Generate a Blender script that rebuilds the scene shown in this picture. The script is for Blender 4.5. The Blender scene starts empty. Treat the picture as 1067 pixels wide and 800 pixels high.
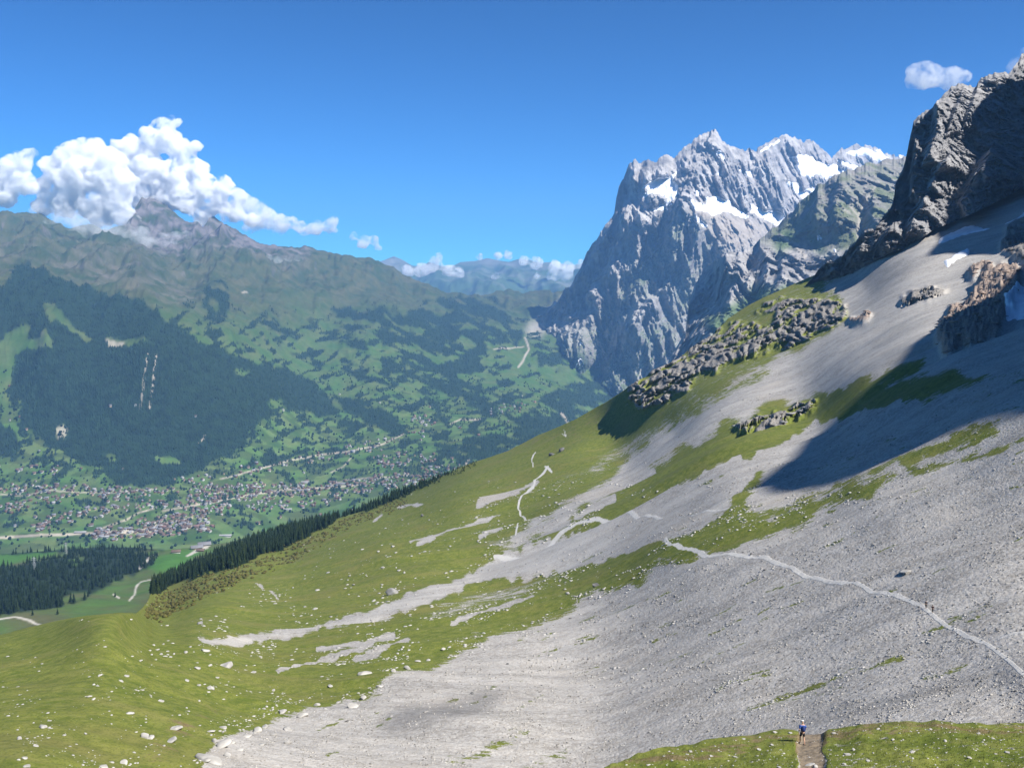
import bpy, math, random
import numpy as np
rng = np.random.default_rng(7)
random.seed(7)
F = 1000.0; CU, CV = 533.5, 400.0
PIT = math.atan(0.11); CP, SP = math.cos(PIT), math.sin(PIT)
scene = bpy.context.scene
COL = scene.collection

# sun: from the right, a little behind the camera
SUN_EL, SUN_BACK = math.radians(50), math.radians(33)
SUN = np.array([math.cos(SUN_EL)*math.cos(SUN_BACK), -math.cos(SUN_EL)*math.sin(SUN_BACK), math.sin(SUN_EL)])

def ray(u, v):
    a = (np.asarray(u, float)-CU)/F; b = (CV-np.asarray(v, float))/F
    y = CP + b*SP; z = b*CP - SP
    return np.stack([a/y, np.ones_like(y*a), z/y+0*a], -1)

def proj(P):
    x, y, z = P[..., 0], P[..., 1], P[..., 2]
    fy = y*CP - z*SP; uz = y*SP + z*CP
    return CU+F*x/fy, CV-F*uz/fy

# ---------- noise ----------
_perm = rng.permutation(256).astype(np.int32); _perm = np.concatenate([_perm, _perm, _perm])
_g = rng.normal(size=(256, 3)); _g /= np.linalg.norm(_g, axis=1)[:, None]; _g = _g.astype(np.float32)
def perlin(p):
    p = np.asarray(p, np.float64); i = np.floor(p).astype(np.int64); f = (p-i).astype(np.float32); i = (i & 255).astype(np.int32)
    w = f*f*f*(f*(f*6-15)+10)
    out = 0
    for dx in (0, 1):
        wx = w[..., 0] if dx else 1-w[..., 0]
        ix = _perm[(i[..., 0]+dx) & 255]
        for dy in (0, 1):
            wy = w[..., 1] if dy else 1-w[..., 1]
            iy = _perm[(ix+i[..., 1]+dy) & 255]
            for dz in (0, 1):
                wz = w[..., 2] if dz else 1-w[..., 2]
                g = _g[_perm[(iy+i[..., 2]+dz) & 255]]
                d = g[..., 0]*(f[..., 0]-dx)+g[..., 1]*(f[..., 1]-dy)+g[..., 2]*(f[..., 2]-dz)
                out = out + wx*wy*wz*d
    return out*1.6
def fbm(p, octv=5, gain=.5, lac=2.03):
    a = 1; s = 0; p = np.asarray(p, float)
    for k in range(octv):
        s = s + a*perlin(p); a *= gain; p = p*lac+17.3
    return s
def crag(p, octv=6, gain=.6, lac=2.13):
    a = 1; s = 0; t = 0; p = np.asarray(p, float)
    for k in range(octv):
        n = 1-2*np.abs(perlin(p)); s = s + a*n; t += a; a *= gain; p = p*lac+13.9
    return s/t*2
def ridged(p, octv=5, gain=.5, lac=2.07):
    a = 1; s = 0; p = np.asarray(p, float); w = 1
    for k in range(octv):
        n = 1-np.abs(perlin(p)); n = n*n*w
        s = s + a*n; w = np.clip(n*1.6, 0, 1); a *= gain; p = p*lac+11.7
    return s
def sstep(a, b, x):
    t = np.clip((x-a)/(b-a), 0, 1); return t*t*(3-2*t)
def mix(a, b, t):
    t = np.asarray(t)[..., None]; return a*(1-t)+b*t

# ---------- thin plate spline ----------
def tps(pts, vals, smooth=0.0):
    pts = np.array(pts, float)/100; vals = np.array(vals, float); n = len(pts)
    def U(r2): return np.where(r2 > 1e-12, .5*r2*np.log(np.maximum(r2, 1e-12)), 0)
    r2 = ((pts[:, None]-pts[None])**2).sum(-1)
    A = np.zeros((n+3, n+3)); A[:n, :n] = U(r2)+smooth*np.eye(n)
    A[:n, n] = 1; A[:n, n+1:] = pts; A[n, :n] = 1; A[n+1:, :n] = pts.T
    c = np.linalg.solve(A, np.concatenate([vals, [0, 0, 0]]))
    def f(u, v):
        u = np.asarray(u, float)/100; v = np.asarray(v, float)/100
        s = c[n]+c[n+1]*u+c[n+2]*v
        for k in range(n):
            s = s+c[k]*U((u-pts[k, 0])**2+(v-pts[k, 1])**2)
        return s
    return f
def depth_fn(cps, dmin, dmax, log=False, smooth=0.0):
    p = [(a, b) for a, b, c in cps]
    if log:
        f = tps(p, [math.log(c) for a, b, c in cps], smooth)
        return lambda u, v: np.clip(np.exp(f(u, v)), dmin, dmax)
    f = tps(p, [1000./c for a, b, c in cps], smooth)
    return lambda u, v: 1000./np.clip(f(u, v), 1000./dmax, 1000./dmin)

# ---------- painting in a chart of the view the depths were surveyed in ----------
U0, V0, NW, NH = -200, -20, 1500, 1080
_uu, _vv = np.meshgrid(np.arange(NW)+U0+.5, np.arange(NH)+V0+.5)
def blur(m, s):
    if s <= 0: return m
    r = int(3*s)+1; k = np.exp(-np.arange(-r, r+1)**2/(2*s*s)); k /= k.sum()
    nz = np.argwhere(m > 0)
    if len(nz) == 0: return m
    a0, b0 = np.maximum(nz.min(0)-r-1, 0); a1, b1 = nz.max(0)+r+2
    sub = m[a0:a1, b0:b1]
    p = np.pad(sub, ((r, r), (0, 0)), mode='edge'); q = 0
    for j, kk in enumerate(k): q = q+kk*p[j:j+sub.shape[0]]
    p = np.pad(q, ((0, 0), (r, r)), mode='edge'); q = 0
    for j, kk in enumerate(k): q = q+kk*p[:, j:j+sub.shape[1]]
    m = m.copy(); m[a0:a1, b0:b1] = q
    return m
def poly(*polys, soft=1.5, warp=0, wscale=12, seed=0):
    m = np.zeros((NH, NW), np.float32)
    for P in polys:
        P = np.array(P, float)
        a = max(int(P[:, 0].min()-U0-warp-4), 0); b = min(int(P[:, 0].max()-U0+warp+5), NW)
        c = max(int(P[:, 1].min()-V0-warp-4), 0); d = min(int(P[:, 1].max()-V0+warp+5), NH)
        x = _uu[c:d, a:b]; y = _vv[c:d, a:b]
        if warp:
            q = np.stack([x/wscale, y/wscale, np.full_like(x, seed*3.7+.5)], -1)
            x2 = x+warp*fbm(q, 4); q = q+41.3
            y = y+warp*fbm(q, 4); x = x2
        ins = np.zeros(x.shape, bool); n = len(P)
        for i in range(n):
            x1, y1 = P[i]; x2, y2 = P[(i+1) % n]
            if y1 == y2: continue
            ins ^= ((y1 > y) != (y2 > y)) & (x < (x2-x1)*(y-y1)/(y2-y1)+x1)
        m[c:d, a:b] = np.maximum(m[c:d, a:b], ins)
    return blur(m, soft)
def segdist(P, x, y):
    P = np.array(P, float); best = np.full(x.shape, 1e9); sgn = np.ones(x.shape)
    for i in range(len(P)-1):
        a = P[i]; b = P[i+1]; d = b-a; L = (d**2).sum()+1e-9
        t = np.clip(((x-a[0])*d[0]+(y-a[1])*d[1])/L, 0, 1)
        dx = x-a[0]-t*d[0]; dy = y-a[1]-t*d[1]; r = np.hypot(dx, dy)
        s = np.sign(d[0]*(y-a[1])-d[1]*(x-a[0])); upd = r < best
        best = np.where(upd, r, best); sgn = np.where(upd, s, sgn)
    return best, sgn
def stroke(P, w, soft=.7, wob=0, m=None):
    if m is None: m = np.zeros((NH, NW), np.float32)
    A = np.array(P, float); e = w*2+soft*3+wob+3
    a = max(int(A[:, 0].min()-U0-e), 0); b = min(int(A[:, 0].max()-U0+e), NW)
    c = max(int(A[:, 1].min()-V0-e), 0); d = min(int(A[:, 1].max()-V0+e), NH)
    if b <= a or d <= c: return m
    x = _uu[c:d, a:b]; y = _vv[c:d, a:b]
    if wob: y = y+wob*perlin(np.stack([x/9, y/9, x*0+3.3], -1)); x = x+wob*perlin(np.stack([x/9, y/9, x*0+8.3], -1))
    r, _ = segdist(P, x, y)
    m[c:d, a:b] = np.maximum(m[c:d, a:b], 1-sstep(w/2-soft/2, w/2+soft, r))
    return m
def relief(P, amp, w, W2):
    """nearer by amp on the right-hand side of an upward line, easing off over W2"""
    m = np.zeros((NH, NW), np.float32); A = np.array(P, float); e = W2*2.5+w
    a = max(int(A[:, 0].min()-U0-e), 0); b = min(int(A[:, 0].max()-U0+e), NW)
    c = max(int(A[:, 1].min()-V0-e), 0); d = min(int(A[:, 1].max()-V0+e), NH)
    x = _uu[c:d, a:b]; y = _vv[c:d, a:b]
    r, s = segdist(P, x, y); sd = r*s
    end = np.minimum(np.hypot(x-A[0, 0], y-A[0, 1]), np.hypot(x-A[-1, 0], y-A[-1, 1]))
    inner = np.ones_like(r)
    d0 = A[1]-A[0]; t0 = ((x-A[0, 0])*d0[0]+(y-A[0, 1])*d0[1])/np.hypot(*d0)
    d1 = A[-1]-A[-2]; t1 = ((x-A[-1, 0])*d1[0]+(y-A[-1, 1])*d1[1])/np.hypot(*d1)
    inner = np.exp(-(np.clip(-t0, 0, 99)/(w*1.2))**2)*np.exp(-(np.clip(t1, 0, 99)/(w*1.2))**2)
    f = sstep(-w*.5, w*.5, sd)*np.exp(-(np.clip(sd-w*.5, 0, 1e9)/W2)**1.5)*inner
    m[c:d, a:b] = -amp*f
    return m
def samp(m, u, v):
    x = np.clip(np.asarray(u)-U0-.5, 0, NW-1.001); y = np.clip(np.asarray(v)-V0-.5, 0, NH-1.001)
    i = x.astype(int); j = y.astype(int); fx = x-i; fy = y-j
    return (m[j, i]*(1-fx)+m[j, i+1]*fx)*(1-fy)+(m[j+1, i]*(1-fx)+m[j+1, i+1]*fx)*fy

# ---------- mesh ----------
def grid_mesh(name, P, mat, attrs={}, kind='structure', smooth=True, mask=None):
    """P (rows, cols, 3) -> one mesh object; rows run upwards"""
    R, C = P.shape[:2]
    idx = np.arange(R*C).reshape(R, C)
    q = np.stack([idx[:-1, :-1], idx[:-1, 1:], idx[1:, 1:], idx[1:, :-1]], -1)
    if mask is not None:
        q = q[mask[:-1, :-1] | mask[1:, 1:] | mask[1:, :-1] | mask[:-1, 1:]]
        q = q.reshape(-1, 4); used = np.unique(q); rm = np.full(R*C, -1); rm[used] = np.arange(len(used)); q = rm[q]
        V = P.reshape(-1, 3)[used]; attrs = {k: a.reshape(R*C, -1)[used] for k, a in attrs.items()}
    else:
        q = q.reshape(-1, 4); V = P.reshape(-1, 3); attrs = {k: a.reshape(R*C, -1) for k, a in attrs.items()}
    return raw_mesh(name, V, q, mat, attrs, kind, smooth)
def raw_mesh(name, V, faces, mat, attrs={}, kind=None, smooth=True, parent=None):
    V = np.asarray(V, np.float32); faces = np.asarray(faces, np.int32); k = faces.shape[1]
    me = bpy.data.meshes.new(name)
    me.vertices.add(len(V)); me.vertices.foreach_set('co', V.ravel())
    me.loops.add(faces.size); me.loops.foreach_set('vertex_index', faces.ravel())
    me.polygons.add(len(faces)); me.polygons.foreach_set('loop_start', np.arange(len(faces), dtype=np.int32)*k)
    if smooth: me.polygons.foreach_set('use_smooth', np.ones(len(faces), bool))
    me.update(calc_edges=True)
    for nm, a in attrs.items():
        a = np.asarray(a, np.float32).reshape(len(V), -1)
        if a.shape[1] == 3: a = np.concatenate([a, np.ones((len(V), 1), np.float32)], 1)
        at = me.attributes.new(nm, 'FLOAT_COLOR', 'POINT'); at.data.foreach_set('color', a.ravel())
    if mat: me.materials.append(mat)
    o = bpy.data.objects.new(name, me); COL.objects.link(o)
    if parent: o.parent = parent
    if kind: o['kind'] = kind
    return o
def normals(P):
    du = np.gradient(P, axis=1); dv = np.gradient(P, axis=0); n = np.cross(du, dv)
    return n/np.maximum(np.linalg.norm(n, axis=-1, keepdims=True), 1e-9)

class Layer:
    def __init__(s, u0, u1, du, top, bot, rows, D, off=None, clampD=None):
        s.us = np.arange(u0, u1+du, du, dtype=float); s.top = np.array(top, float); s.bot = np.array(bot, float); s.rows = rows
        s.vt = np.interp(s.us, s.top[:, 0], s.top[:, 1]); s.vb = np.interp(s.us, s.bot[:, 0], s.bot[:, 1])
        s.t = np.linspace(0, 1, rows)
        s.U = np.repeat(s.us[None], rows, 0); s.V = s.vb[None]+(s.vt-s.vb)[None]*s.t[:, None]
        s.D = D(s.U, s.V)
        if off is not None: s.D = s.D+samp(off, s.U, s.V)
        s.P = ray(s.U, s.V)*s.D[..., None]
    def jag(s, amp, sc, seed, octv=5):
        n = fbm(np.stack([s.us/sc, s.us*0+seed, s.us*0], -1), octv, .6)*amp
        s.V = s.V+n[None]*(np.clip((s.t-.9)/.1, 0, 1)**2)[:, None]
    def push(s, dD):
        s.D = s.D+dD; s.P = ray(s.U, s.V)*s.D[..., None]
    def at(s, u, v):
        ci = np.clip((np.asarray(u)-s.us[0])/(s.us[1]-s.us[0]), 0, len(s.us)-1.001); i = ci.astype(int); fx = ci-i
        vb = s.vb[i]*(1-fx)+s.vb[i+1]*fx; vt = s.vt[i]*(1-fx)+s.vt[i+1]*fx
        rj = np.clip((np.asarray(v)-vb)/(vt-vb), 0, 1)*(s.rows-1.001); j = rj.astype(int); fy = (rj-j)[..., None]; fx = fx[..., None]
        P = s.P
        return (P[j, i]*(1-fx)+P[j, i+1]*fx)*(1-fy)+(P[j+1, i]*(1-fx)+P[j+1, i+1]*fx)*fy
    def back(s, n, run, slope):
        """rows over the crest and down the far side"""
        T = s.P[-1]; rows = []
        h = T.copy(); h[:, 2] = 0; h /= np.linalg.norm(h, axis=1)[:, None]
        for k in range(1, n+1):
            q = (k/n)**1.5*run
            rows.append(T+h*q+np.array([0, 0, 1])*(-slope*q*(.35+.65*min(1, k/n*2))))
        return np.concatenate([s.P, np.array(rows)], 0)
def ext(a, n):
    return np.concatenate([a, np.repeat(a[-1:], n, 0)], 0)
# ---------- materials ----------
class N:
    def __init__(s, name):
        s.m = bpy.data.materials.new(name); s.m.use_nodes = True; s.t = s.m.node_tree
        s.b = s.t.nodes['Principled BSDF']; s.b.inputs['Roughness'].default_value = .9
        s.b.inputs['Specular IOR Level'].default_value = .15
    def n(s, typ, ins={}, **kw):
        d = s.t.nodes.new(typ)
        for k, v in kw.items(): setattr(d, k, v)
        for k, v in ins.items(): s.put(d.inputs[k], v)
        return d
    def put(s, sock, v):
        if isinstance(v, bpy.types.NodeSocket): s.t.links.new(v, sock)
        elif hasattr(sock.default_value, '__len__') and not hasattr(v, '__len__'): sock.default_value = [v]*len(sock.default_value)
        elif hasattr(v, '__len__') and len(v) == 3 and len(sock.default_value) == 4: sock.default_value = (*v, 1)
        else: sock.default_value = v
    def math(s, op, a, b=0.0, c=None, clamp=False):
        d = s.t.nodes.new('ShaderNodeMath'); d.operation = op; d.use_clamp = clamp
        s.put(d.inputs[0], a); s.put(d.inputs[1], b)
        if c is not None: s.put(d.inputs[2], c)
        return d.outputs[0]
    def mix(s, f, a, b, mode='MIX'):
        d = s.t.nodes.new('ShaderNodeMix'); d.data_type = 'RGBA'; d.blend_type = mode; d.clamp_factor = True
        s.put(d.inputs[0], f); s.put(d.inputs[6], a); s.put(d.inputs[7], b); return d.outputs[2]
    def noise(s, vec, scale, detail=4, rough=.55, dist=0):
        d = s.n('ShaderNodeTexNoise', {'Vector': vec, 'Scale': scale, 'Detail': detail, 'Roughness': rough, 'Distortion': dist})
        return d.outputs['Fac']
    def ss(s, x, a, b, t0=0, t1=1):
        d = s.n('ShaderNodeMapRange', {'Value': x, 'From Min': a, 'From Max': b, 'To Min': t0, 'To Max': t1}, interpolation_type='SMOOTHSTEP')
        return d.outputs[0]
    def obj(s): return s.n('ShaderNodeTexCoord').outputs['Object']
    def map(s, vec, rot=(0, 0, 0), scale=(1, 1, 1)):
        return s.n('ShaderNodeMapping', {'Vector': vec, 'Rotation': rot, 'Scale': scale}).outputs[0]
    def bump(s, h, dist, strength=1.0):
        d = s.n('ShaderNodeBump', {'Height': h, 'Distance': dist, 'Strength': strength}); s.t.links.new(d.outputs[0], s.b.inputs['Normal'])
    def color(s, c): s.put(s.b.inputs['Base Color'], c)

def plain(name, col, rough=.85, var=.15, scale=1.0):
    k = N(name); n = k.noise(k.obj(), scale, 3)
    c = k.mix(k.ss(n, .3, .7), tuple(x*(1-var) for x in col), tuple(min(1, x*(1+var)) for x in col)); k.color(c)
    k.b.inputs['Roughness'].default_value = rough; return k.m

def albedo_mat(name, scale, var=.25, bump=0, bscale=None):
    """surface colour painted on the mesh, broken up by fine noise"""
    k = N(name); a = k.n('ShaderNodeAttribute', attribute_name='Col').outputs['Color']; o = k.obj()
    n = k.noise(o, scale, 6, .65); n2 = k.noise(o, scale*7, 3, .6)
    f = k.math('ADD', k.math('MULTIPLY', k.math('SUBTRACT', n, .5), var*2.2), k.math('MULTIPLY', k.math('SUBTRACT', n2, .5), var*1.2))
    f = k.math('ADD', f, 1.0)
    c = k.n('ShaderNodeVectorMath', {0: a, 1: k.n('ShaderNodeCombineXYZ', {0: f, 1: f, 2: f}).outputs[0]}, operation='MULTIPLY').outputs[0]
    k.color(c)
    if bump: k.bump(k.noise(o, bscale or scale*2, 6, .65), bump)
    return k.m

def near_mat():
    """masks: A = (grass, path, bare soil), B = (red rock, cliff rock, darker patches)"""
    k = N('slope_ground'); o = k.obj()
    sepA = k.n('ShaderNodeSeparateColor', {0: k.n('ShaderNodeAttribute', attribute_name='A').outputs['Color']})
    sepB = k.n('ShaderNodeSeparateColor', {0: k.n('ShaderNodeAttribute', attribute_name='B').outputs['Color']})
    grass, path, soil = sepA.outputs; red, rock, dark = sepB.outputs
    fl = k.map(k.map(o, rot=(0, 0, math.radians(20))), scale=(.1, 1, 1))      # drawn out down the fall line
    s1 = k.noise(fl, .09, 6, .62); s2 = k.noise(fl, .45, 5, .6)
    n0 = k.noise(o, .02, 3); n1 = k.noise(o, .25, 5, .6); n2 = k.noise(o, 1.3, 4, .65); n3 = k.noise(o, 4.5, 3, .7)
    # stones of the scree: cells of several sizes
    v1 = k.n('ShaderNodeTexVoronoi', {'Vector': o, 'Scale': 1.1, 'Randomness': 1.0}); v2 = k.n('ShaderNodeTexVoronoi', {'Vector': o, 'Scale': 3.2, 'Randomness': 1.0})
    g1 = k.n('ShaderNodeSeparateColor', {0: v1.outputs['Color']}).outputs[0]; g2 = k.n('ShaderNodeSeparateColor', {0: v2.outputs['Color']}).outputs[1]
    scree = k.mix(k.ss(s1, .33, .68), (.225, .207, .184), (.392, .364, .328))
    scree = k.mix(k.math('MULTIPLY', k.ss(s2, .45, .7), .5), scree, (.32, .305, .28))
    scree = k.mix(k.ss(g1, .0, 1., .0, .55), scree, (.50, .48, .45), 'MIX')
    scree = k.mix(k.ss(g2, .55, 1., 0, .45), scree, (.20, .192, .182))
    scree = k.mix(k.ss(n0, .55, .7, 0, .35), scree, (.36, .315, .26))
    gr = k.mix(k.ss(n1, .3, .7), (.088, .116, .016), (.172, .188, .036))
    gr = k.mix(k.ss(s1, .5, .72, 0, .6), gr, (.20, .185, .06))
    gr = k.mix(k.ss(n2, .45, .75, 0, .45), gr, (.066, .088, .014))
    gr = k.mix(k.ss(n0, .5, .75, 0, .5), gr, (.185, .16, .055))
    gr = k.mix(k.ss(g2, .55, 1., 0, .5), gr, (.045, .062, .012)); gr = k.mix(k.ss(g1, .72, 1., 0, .4), gr, (.20, .195, .06))
    soilc = k.mix(k.ss(n2, .35, .65), (.11, .075, .035), (.20, .145, .085))
    w = k.math('ADD', k.math('MULTIPLY', k.math('SUBTRACT', s2, .5), 1.3), k.math('MULTIPLY', k.math('SUBTRACT', s1, .5), 1.2))
    w = k.math('ADD', w, k.math('MULTIPLY', k.math('SUBTRACT', n2, .5), .9))
    gm = k.ss(k.math('ADD', grass, w), .42, .58)
    sm = k.ss(k.math('ADD', soil, w), .5, .75)
    rockc = k.mix(k.ss(n2, .35, .65), (.075, .07, .068), (.29, .272, .25))
    redc = k.mix(k.ss(n2, .35, .65), (.17, .135, .11), (.36, .285, .24))
    c = k.mix(gm, scree, gr)
    c = k.mix(k.math('MULTIPLY', sm, .8), c, soilc)
    c = k.mix(k.ss(k.math('ADD', rock, k.math('MULTIPLY', w, .5)), .4, .6), c, rockc)
    c = k.mix(k.ss(k.math('ADD', red, k.math('MULTIPLY', w, .6)), .4, .6), c, redc)
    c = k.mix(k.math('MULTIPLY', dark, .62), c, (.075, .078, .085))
    pc = k.mix(k.ss(n2, .3, .7), (.44, .42, .39), (.54, .52, .48))
    c = k.mix(k.ss(path, .3, .7), c, pc)
    k.color(c)
    stone = k.math('ADD', k.math('MULTIPLY', v1.outputs['Distance'], -.6), k.math('MULTIPLY', v2.outputs['Distance'], -.25))
    h = k.math('MULTIPLY', k.math('MULTIPLY', stone, k.math('SUBTRACT', 1.0, gm)), k.math('SUBTRACT', 1.0, k.ss(path, .3, .7)))
    h = k.math('ADD', h, k.math('MULTIPLY', n2, .7)); h = k.math('ADD', h, k.math('MULTIPLY', n3, .22)); h = k.math('ADD', h, k.math('MULTIPLY', n1, 1.3))
    k.bump(h, .45, .5)
    return k.m
# ================= the terrain =================
M_NEAR = near_mat()
# ---- near slope ----
NTOP = [(-160,690),(-60,672),(0,663),(30,655),(60,648),(90,643),(125,640),(142,640),(152,630),(160,612),(180,599),(212,585),(240,571),(280,557),(325,545),(353,540),(381,531),(400,523),(430,509),(460,496),(490,483),(530,469),(560,453),(600,437),(640,413),(660,401),(680,388),(700,379),(715,368),(740,351),(760,331),(780,318),(800,308),(830,295),(860,282),(880,275),(903,264),(925,249),(952,238),(975,222),(992,216),(1015,206),(1067,180),(1230,110)]
NCP = [(-160,700,330),(0,667,350),(60,652,345),(125,642,330),(60,700,240),(0,800,140),(130,790,160),(120,720,215),(230,785,180),(400,800,190),(600,800,190),
 (160,640,640),(200,656,430),(180,690,290),(240,690,330),(230,650,470),(165,618,1050),(185,600,1450),(200,608,1080),(240,574,1600),(250,588,1150),(300,570,1300),(300,553,1600),(300,600,900),(250,625,680),(400,526,1550),(400,580,820),(300,655,480),(400,640,500),(400,700,300),
 (500,600,620),(480,487,1450),(530,472,1350),(480,540,950),(545,540,850),(600,560,620),(600,440,1300),(660,405,1200),(650,480,1000),(700,450,960),
 (533,700,290),(440,745,235),(620,770,215),(695,567,415),(760,515,453),(968,635,205),(1067,700,150),(835,750,172),(1067,745,135),(1067,800,110),(835,800,140),(1200,640,160),(1200,800,95),
 (1067,435,310),(1000,500,290),(900,500,350),(1200,350,310),(800,400,900),(850,440,640),(900,400,620),(1000,380,480),(900,350,850),(1000,320,760),(1067,340,520),
 (740,355,1280),(800,315,1330),(880,280,1280),(905,263,1250),(900,300,1120),(1067,260,930),(1000,260,1050),(960,237,1200),(1000,222,1210),(1067,200,1210),(1200,200,1000),(1200,130,1240)]
nD = depth_fn(NCP, 70, 1900, smooth=.004)
N1 = Layer(-160, 1230, 1.15, NTOP, [(-160,960),(1230,960)], 620, nD)
# rock outcrops, seen as steps in the slope
OC1 = [(650,402),(668,385),(700,372),(720,356),(745,338),(770,334),(800,340),(812,330),(800,322),(822,312),(850,312),(880,316),(882,328),(866,340),(842,352),(812,362),(790,372),(760,380),(745,388),(725,390),(722,400),(705,410),(690,420),(672,424),(655,418)]
OC1b = [(785,328),(800,312),(840,310),(878,318),(872,338),(845,338),(815,325)]
OC2 = [(763,441),(775,434),(800,430),(830,420),(848,415),(852,424),(838,434),(812,444),(785,448),(766,447)]
OC3 = [(941,312),(950,304),(972,301),(985,304),(976,311),(955,317),(943,318)]
OCR = [(973,352),(985,330),(1010,318),(1018,298),(1030,282),(1052,275),(1062,290),(1058,318),(1040,345),(1010,362),(985,368)]
OCS = [(1008,285),(1020,278),(1032,280),(1024,288),(1012,292)]
OCT = [(1040,262),(1048,240),(1067,228),(1100,215),(1110,250),(1080,275),(1055,272)]
OCU = [(1160,330),(1230,300),(1230,420),(1180,400)]
m_oc = poly(OC1, OC1b, OC2, OC3, soft=1.5, warp=5, wscale=14, seed=1)
_s = fbm(np.stack([(_uu-_vv*.2)/22, (_vv+_uu*.38)/5.5, _uu*0+3.3], -1), 5, .6)
m_oc = m_oc*sstep(-.34, -.05, _s).astype(np.float32)
m_red = poly(OCR, OCS, [(880,337),(895,331),(912,330),(905,337),(885,342)], soft=2, warp=5, wscale=12, seed=2)
m_oct = poly(OCT, soft=2, warp=4)
rk = np.maximum(np.maximum(samp(m_oc, N1.U, N1.V), samp(m_red, N1.U, N1.V)*.3), samp(m_oct, N1.U, N1.V))
P0 = N1.P
g = perlin(P0/np.array([60., 60., 40.]))
# gentle swells and gullies of the hillside
fl = np.array([math.cos(math.radians(-20)), math.sin(math.radians(-20))])
a1 = P0[..., 0]*fl[0]+P0[..., 1]*fl[1]; a2 = -P0[..., 0]*fl[1]+P0[..., 1]*fl[0]
q = np.stack([a1/180, a2/42, a1*0+.7], -1)
dist = np.linalg.norm(P0, axis=-1)
amp = np.clip(dist/420, .25, 1.6)
swell = fbm(q, 2)*3.2*amp + (fbm(q, 5)-fbm(q, 2))*3.2*amp*sstep(620, 380, dist) + fbm(np.stack([a1/30, a2/11, a1*0+4.4], -1), 4)*.75*amp*sstep(460, 300, dist)
fadetop = sstep(1.0, .93, N1.t)[:, None]
knoll = np.exp(-(((N1.U-90)/110)**2+((N1.V-650)/40)**2))
swell = swell*(1-.75*knoll)
z = P0[..., 2]+swell*(.25+.75*fadetop)
N1.P = P0.copy(); N1.P[..., 2] = z
blk = np.stack([P0[..., 0]/16, P0[..., 1]/30, P0[..., 2]/7], -1)
tb = 1.1+.75*crag(np.stack([P0[..., 0]/50, P0[..., 1]/70, (P0[..., 2]-P0[..., 0]*.3)/5.5], -1), 6, .66)
ter = fbm(P0/np.array([30., 60., 30.])+9, 3)*12+P0[..., 2]*.9+P0[..., 0]*.25
ter = ter/8; st = (np.floor(ter)+sstep(.0, .3, ter-np.floor(ter)) - ter)*8
N1.P = N1.P + ray(N1.U, N1.V)*(rk*(-(tb-1.1)*4.5-st*2.2-2))[..., None] + np.stack([rk*0, rk*0, rk*(tb-1)*2.0+rk*.8], -1)
_r = samp(m_red, N1.U, N1.V); N1.P[..., 2] += _r*(crag(np.stack([P0[..., 0]/22, P0[..., 1]/26, P0[..., 2]/9], -1)+3, 6, .68)*4.5+1)
DN = N1.back(9, 900, .62)

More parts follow.
